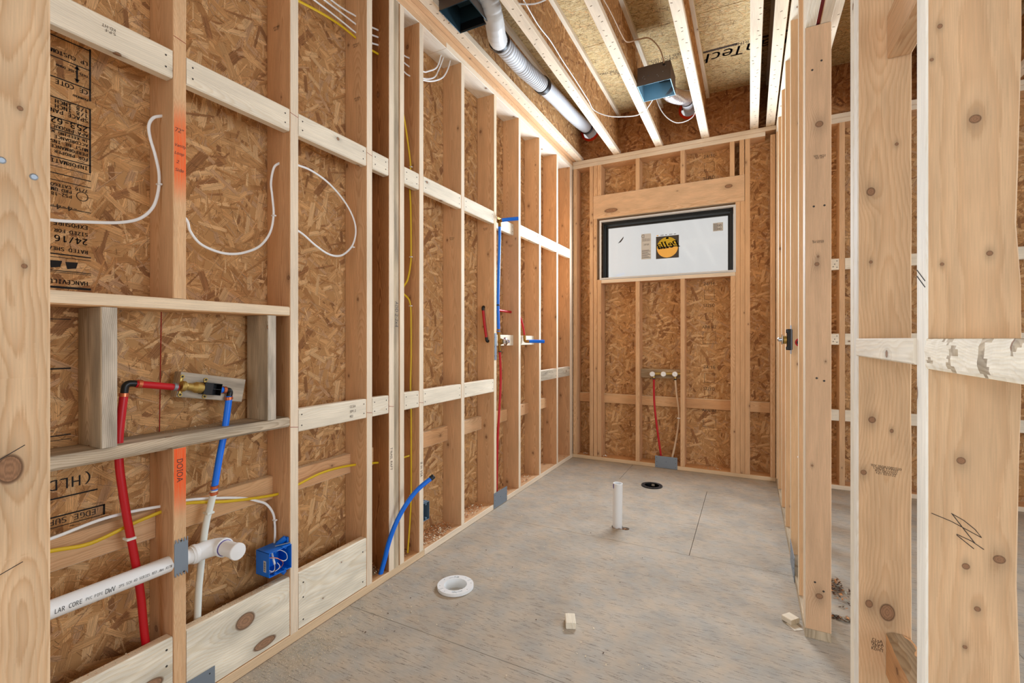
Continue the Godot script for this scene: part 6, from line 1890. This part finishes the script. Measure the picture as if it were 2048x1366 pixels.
func build_floor_things():
	# toilet flange set in the deck
	var t := thing("toilet_flange", "round white plastic toilet flange with slots set in the floor", "flange", "", Vector3(-1.271, 0.0, -1.876))
	var c := csg_root(t, "ring", "pvc")
	csg_cyl(c, 0.0875, 0.014, Vector3(0, 0.009, 0), CSGShape3D.OPERATION_UNION, Vector3.ZERO, 64)
	csg_cyl(c, 0.062, 0.05, Vector3(0, -0.012, 0), CSGShape3D.OPERATION_UNION, Vector3.ZERO, 48)
	csg_cyl(c, 0.0555, 0.2, Vector3(0, 0.0, 0), CSGShape3D.OPERATION_SUBTRACTION, Vector3.ZERO, 48)
	for k in 8:
		var a := TAU * (k + 0.2) / 8
		csg_cyl(c, 0.0032, 0.03, Vector3(cos(a) * 0.075, 0.012, sin(a) * 0.075), CSGShape3D.OPERATION_SUBTRACTION, Vector3.ZERO, 10)
	for s in [0.0, PI]:
		for k in 9:
			var a: float = s + 0.55 + k * 0.075
			csg_cyl(c, 0.0042 if k < 7 else 0.007, 0.03, Vector3(cos(a) * 0.069, 0.012, sin(a) * 0.069), CSGShape3D.OPERATION_SUBTRACTION, Vector3.ZERO, 10)
		var b := CSGBox3D.new()
		b.size = Vector3(0.03, 0.03, 0.005)
		b.position = Vector3(cos(s + 2.1) * 0.08, 0.012, sin(s + 2.1) * 0.08)
		b.rotation.y = -(s + 2.1)
		b.operation = CSGShape3D.OPERATION_SUBTRACTION
		c.add_child(b)
	var mb := MB.new()
	mb.revolve(Vector3(0, -0.03, 0), Vector3.UP, [Vector2(0.0553, 0.0), Vector2(0.0, 0.001)], 32)
	part(t, "test_cap", mb.mesh(), "paper")
	mb = MB.new()
	mb.revolve(Vector3(0.02, -0.029, -0.018), Vector3.UP, [Vector2(0.0, 0.0), Vector2(0.008, 0.004), Vector2(0.0095, 0.009), Vector2(0.008, 0.015), Vector2(0.0, 0.019)], 16)
	part(t, "knob", mb.mesh(), "pvc")
	boxed(t, "label_strip", Vector3(-0.03, -0.033, 0.0), Vector3(0.015, -0.0325, 0.025), "pvc", 0.0)
	# standpipe
	t = thing("standpipe", "short upright white pipe with a purple stain at its top, standing in the floor", "pipe", "", Vector3(-0.757, 0.0, -2.962))
	mb = MB.new()
	mb.revolve(Vector3.ZERO, Vector3(0.012, 1, 0), [Vector2(0.0302, -0.05), Vector2(0.0302, 0.279), Vector2(0.0292, 0.281), Vector2(0.0258, 0.281), Vector2(0.025, 0.279), Vector2(0.025, 0.0), Vector2(0.0, 0.0)], 32)
	part(t, "pipe", mb.mesh(), "pvc")
	mb = MB.new()
	for k in 13:
		var a0 := -0.35 + PI - 0.2 + k * 0.11
		var a1 := a0 + 0.11
		var d0 := Vector3(cos(a0), 0, -sin(a0)) * 0.0304
		var d1 := Vector3(cos(a1), 0, -sin(a1)) * 0.0304
		d0 = Vector3(d0.x, 0, absf(d0.z) if k > 3 else d0.z)
		d1 = Vector3(d1.x, 0, absf(d1.z) if k > 3 else d1.z)
		var lo := 0.252 - 0.004 * (k % 3)
		mb.quad(d0 + Vector3(0.0032, lo, 0), d1 + Vector3(0.0032, lo, 0), d1 + Vector3(0.0034, 0.277, 0), d0 + Vector3(0.0034, 0.277, 0), (d0 + d1).normalized())
	part(t, "primer_stain", mb.mesh(), "primer")
	chips("sawdust", "reddish sawdust round the foot of the white standpipe", "sawdust", [[Vector3(-0.705, -0.012, -2.955), Vector3(0.024, 0.01, 0.024)], [Vector3(-0.757, 0.0, -2.928), Vector3(0.05, 0.003, 0.012), 0.3]], Vector2(0.003, 0.008), ["chip_tan", "chip_dark", "chip_tan"], 120, 21)
	# shower drain
	t = thing("shower_drain", "black round shower drain set flush in the floor near the back wall", "drain", "", Vector3(-0.715, 0.0, -3.915))
	c = csg_root(t, "ring", "dark_grey")
	csg_cyl(c, 0.084, 0.006, Vector3(0, 0.0045, 0), CSGShape3D.OPERATION_UNION, Vector3.ZERO, 48)
	csg_cyl(c, 0.058, 0.1, Vector3.ZERO, CSGShape3D.OPERATION_SUBTRACTION, Vector3.ZERO, 40)
	for k in 10:
		var a := TAU * k / 10
		csg_cyl(c, 0.0045, 0.03, Vector3(cos(a) * 0.071, 0.005, sin(a) * 0.071), CSGShape3D.OPERATION_SUBTRACTION, Vector3.ZERO, 10)
	mb = MB.new()
	mb.revolve(Vector3.ZERO, Vector3.UP, [Vector2(0.0575, 0.005), Vector2(0.0575, -0.05), Vector2(0.0, -0.05)], 32)
	part(t, "bowl", mb.mesh(), "black")
	mb = MB.new()
	mb.revolve(Vector3(0.012, -0.05, 0.03), Vector3.UP, [Vector2(0.0, 0.0), Vector2(0.014, 0.008), Vector2(0.016, 0.03), Vector2(0.009, 0.044), Vector2(0, 0.047)], 14)
	part(t, "plug", mb.mesh(), "chip_tan")
	# offcuts
	offcut("small pale wood block lying in the middle of the floor, its top brightly lit", Vector3(-0.674, 0.0015, -1.855), 0.42, Vector3(0.042, 0.026, 0.068), "tan_light")
	offcut("wood block against the partition plate beside the doorway post", Vector3(0.156, 0.0015, -2.302), 0.85, Vector3(0.05, 0.022, 0.045), "tan_light", 0.02)
	offcut("thin wood block lying under the block beside the doorway post", Vector3(0.168, 0.0005, -2.268), 0.6, Vector3(0.04, 0.0009, 0.05), "tan")
	# shavings in the wall
	chips("wood_shavings", "heap of reddish shavings on the bottom plate behind the small grey box", "shavings", [[Vector3(-1.69, 0.039, -2.26), Vector3(0.05, 0.04, 0.17)], [Vector3(-1.645, 0.039, -2.25), Vector3(0.03, 0.006, 0.14), 0.25], [Vector3(-1.68, 0.039, -2.66), Vector3(0.05, 0.03, 0.15), 0.5], [Vector3(-1.685, 0.039, -3.08), Vector3(0.05, 0.02, 0.14), 0.25], [Vector3(-1.685, 0.039, -3.47), Vector3(0.05, 0.012, 0.14), 0.25]], Vector2(0.005, 0.018), ["chip_tan", "chip_tan", "chip_pale"], 700, 31)
	chips("wood_shavings", "brown shavings round the foot of the bent blue pipe and the yellow cable", "shavings", [[Vector3(-1.69, 0.039, -1.73), Vector3(0.045, 0.05, 0.045)], [Vector3(-1.69, 0.039, -1.965), Vector3(0.045, 0.03, 0.05), 0.6]], Vector2(0.004, 0.014), ["chip_tan", "chip_dark", "chip_pale"], 420, 32)
	chips("sawdust", "sawdust lying on the tops of the wide boards and blocks along the left wall", "sawdust", [[Vector3(-1.63, 0.2715, -1.03), Vector3(0.012, 0.002, 0.18)], [Vector3(-1.63, 0.2695, -1.44), Vector3(0.012, 0.002, 0.18), 0.5], [Vector3(-1.63, 0.2735, -0.62), Vector3(0.012, 0.002, 0.17), 0.6], [Vector3(-1.73, 0.655, -1.04), Vector3(0.015, 0.004, 0.18)], [Vector3(-1.73, 0.655, -1.44), Vector3(0.015, 0.003, 0.18)], [Vector3(-1.70, 0.900, -0.95), Vector3(0.03, 0.002, 0.15), 0.6]], Vector2(0.002, 0.006), ["chip_pale", "dust", "chip_tan"], 260, 33)
	chips("sawdust", "pale sawdust spread over the deck along the bottom plate at the lower left", "sawdust", [[Vector3(-1.50, 0.0005, -1.07), Vector3(0.11, 0.003, 0.26), 2.2], [Vector3(-1.44, 0.0005, -1.2), Vector3(0.2, 0.002, 0.3), 0.9], [Vector3(-1.56, 0.0005, -1.5), Vector3(0.05, 0.002, 0.35), 0.35], [Vector3(-1.53, 0.0005, -1.28), Vector3(0.09, 0.002, 0.14), 0.8]], Vector2(0.0012, 0.0045), ["dust", "dust_grey", "chip_pale"], 1500, 34)
	chips("wood_crumbs", "white and dark wood crumbs scattered over the open floor", "crumbs", [[Vector3(-0.9, 0.0005, -1.9), Vector3(0.7, 0.0, 0.8)], [Vector3(-0.6, 0.0005, -3.3), Vector3(0.75, 0.0, 1.0), 0.5], [Vector3(-1.4, 0.0005, -1.7), Vector3(0.18, 0.0, 0.4), 0.7], [Vector3(-0.4, 0.0005, -1.2), Vector3(0.5, 0.0, 0.3), 0.3], [Vector3(-1.42, 0.0005, -2.7), Vector3(0.15, 0.0, 1.3), 0.4]], Vector2(0.003, 0.010), ["chip_pale", "chip_pale", "chip_dark"], 110, 35)
	chips("wood_splinters", "torn splinters and sawdust on the doorway floor beyond the post", "debris", [[Vector3(0.37, 0.0005, -2.70), Vector3(0.03, 0.05, 0.04), 1.0], [Vector3(0.36, 0.0005, -2.42), Vector3(0.06, 0.004, 0.02), 0.7], [Vector3(0.40, 0.0005, -2.6), Vector3(0.06, 0.003, 0.12), 0.4]], Vector2(0.006, 0.024), ["chip_tan", "chip_dark", "dust_grey"], 160, 36)
	chips("wood_shavings", "a few pale shavings lying on the bottom plate of the back wall by the corner", "shavings", [[Vector3(-1.49, 0.039, -4.55), Vector3(0.03, 0.006, 0.02)], [Vector3(-1.28, 0.039, -4.53), Vector3(0.02, 0.01, 0.02)], [Vector3(-0.3, 0.039, -4.55), Vector3(0.12, 0.002, 0.03)]], Vector2(0.006, 0.022), ["chip_pale", "pvc"], 26, 37)
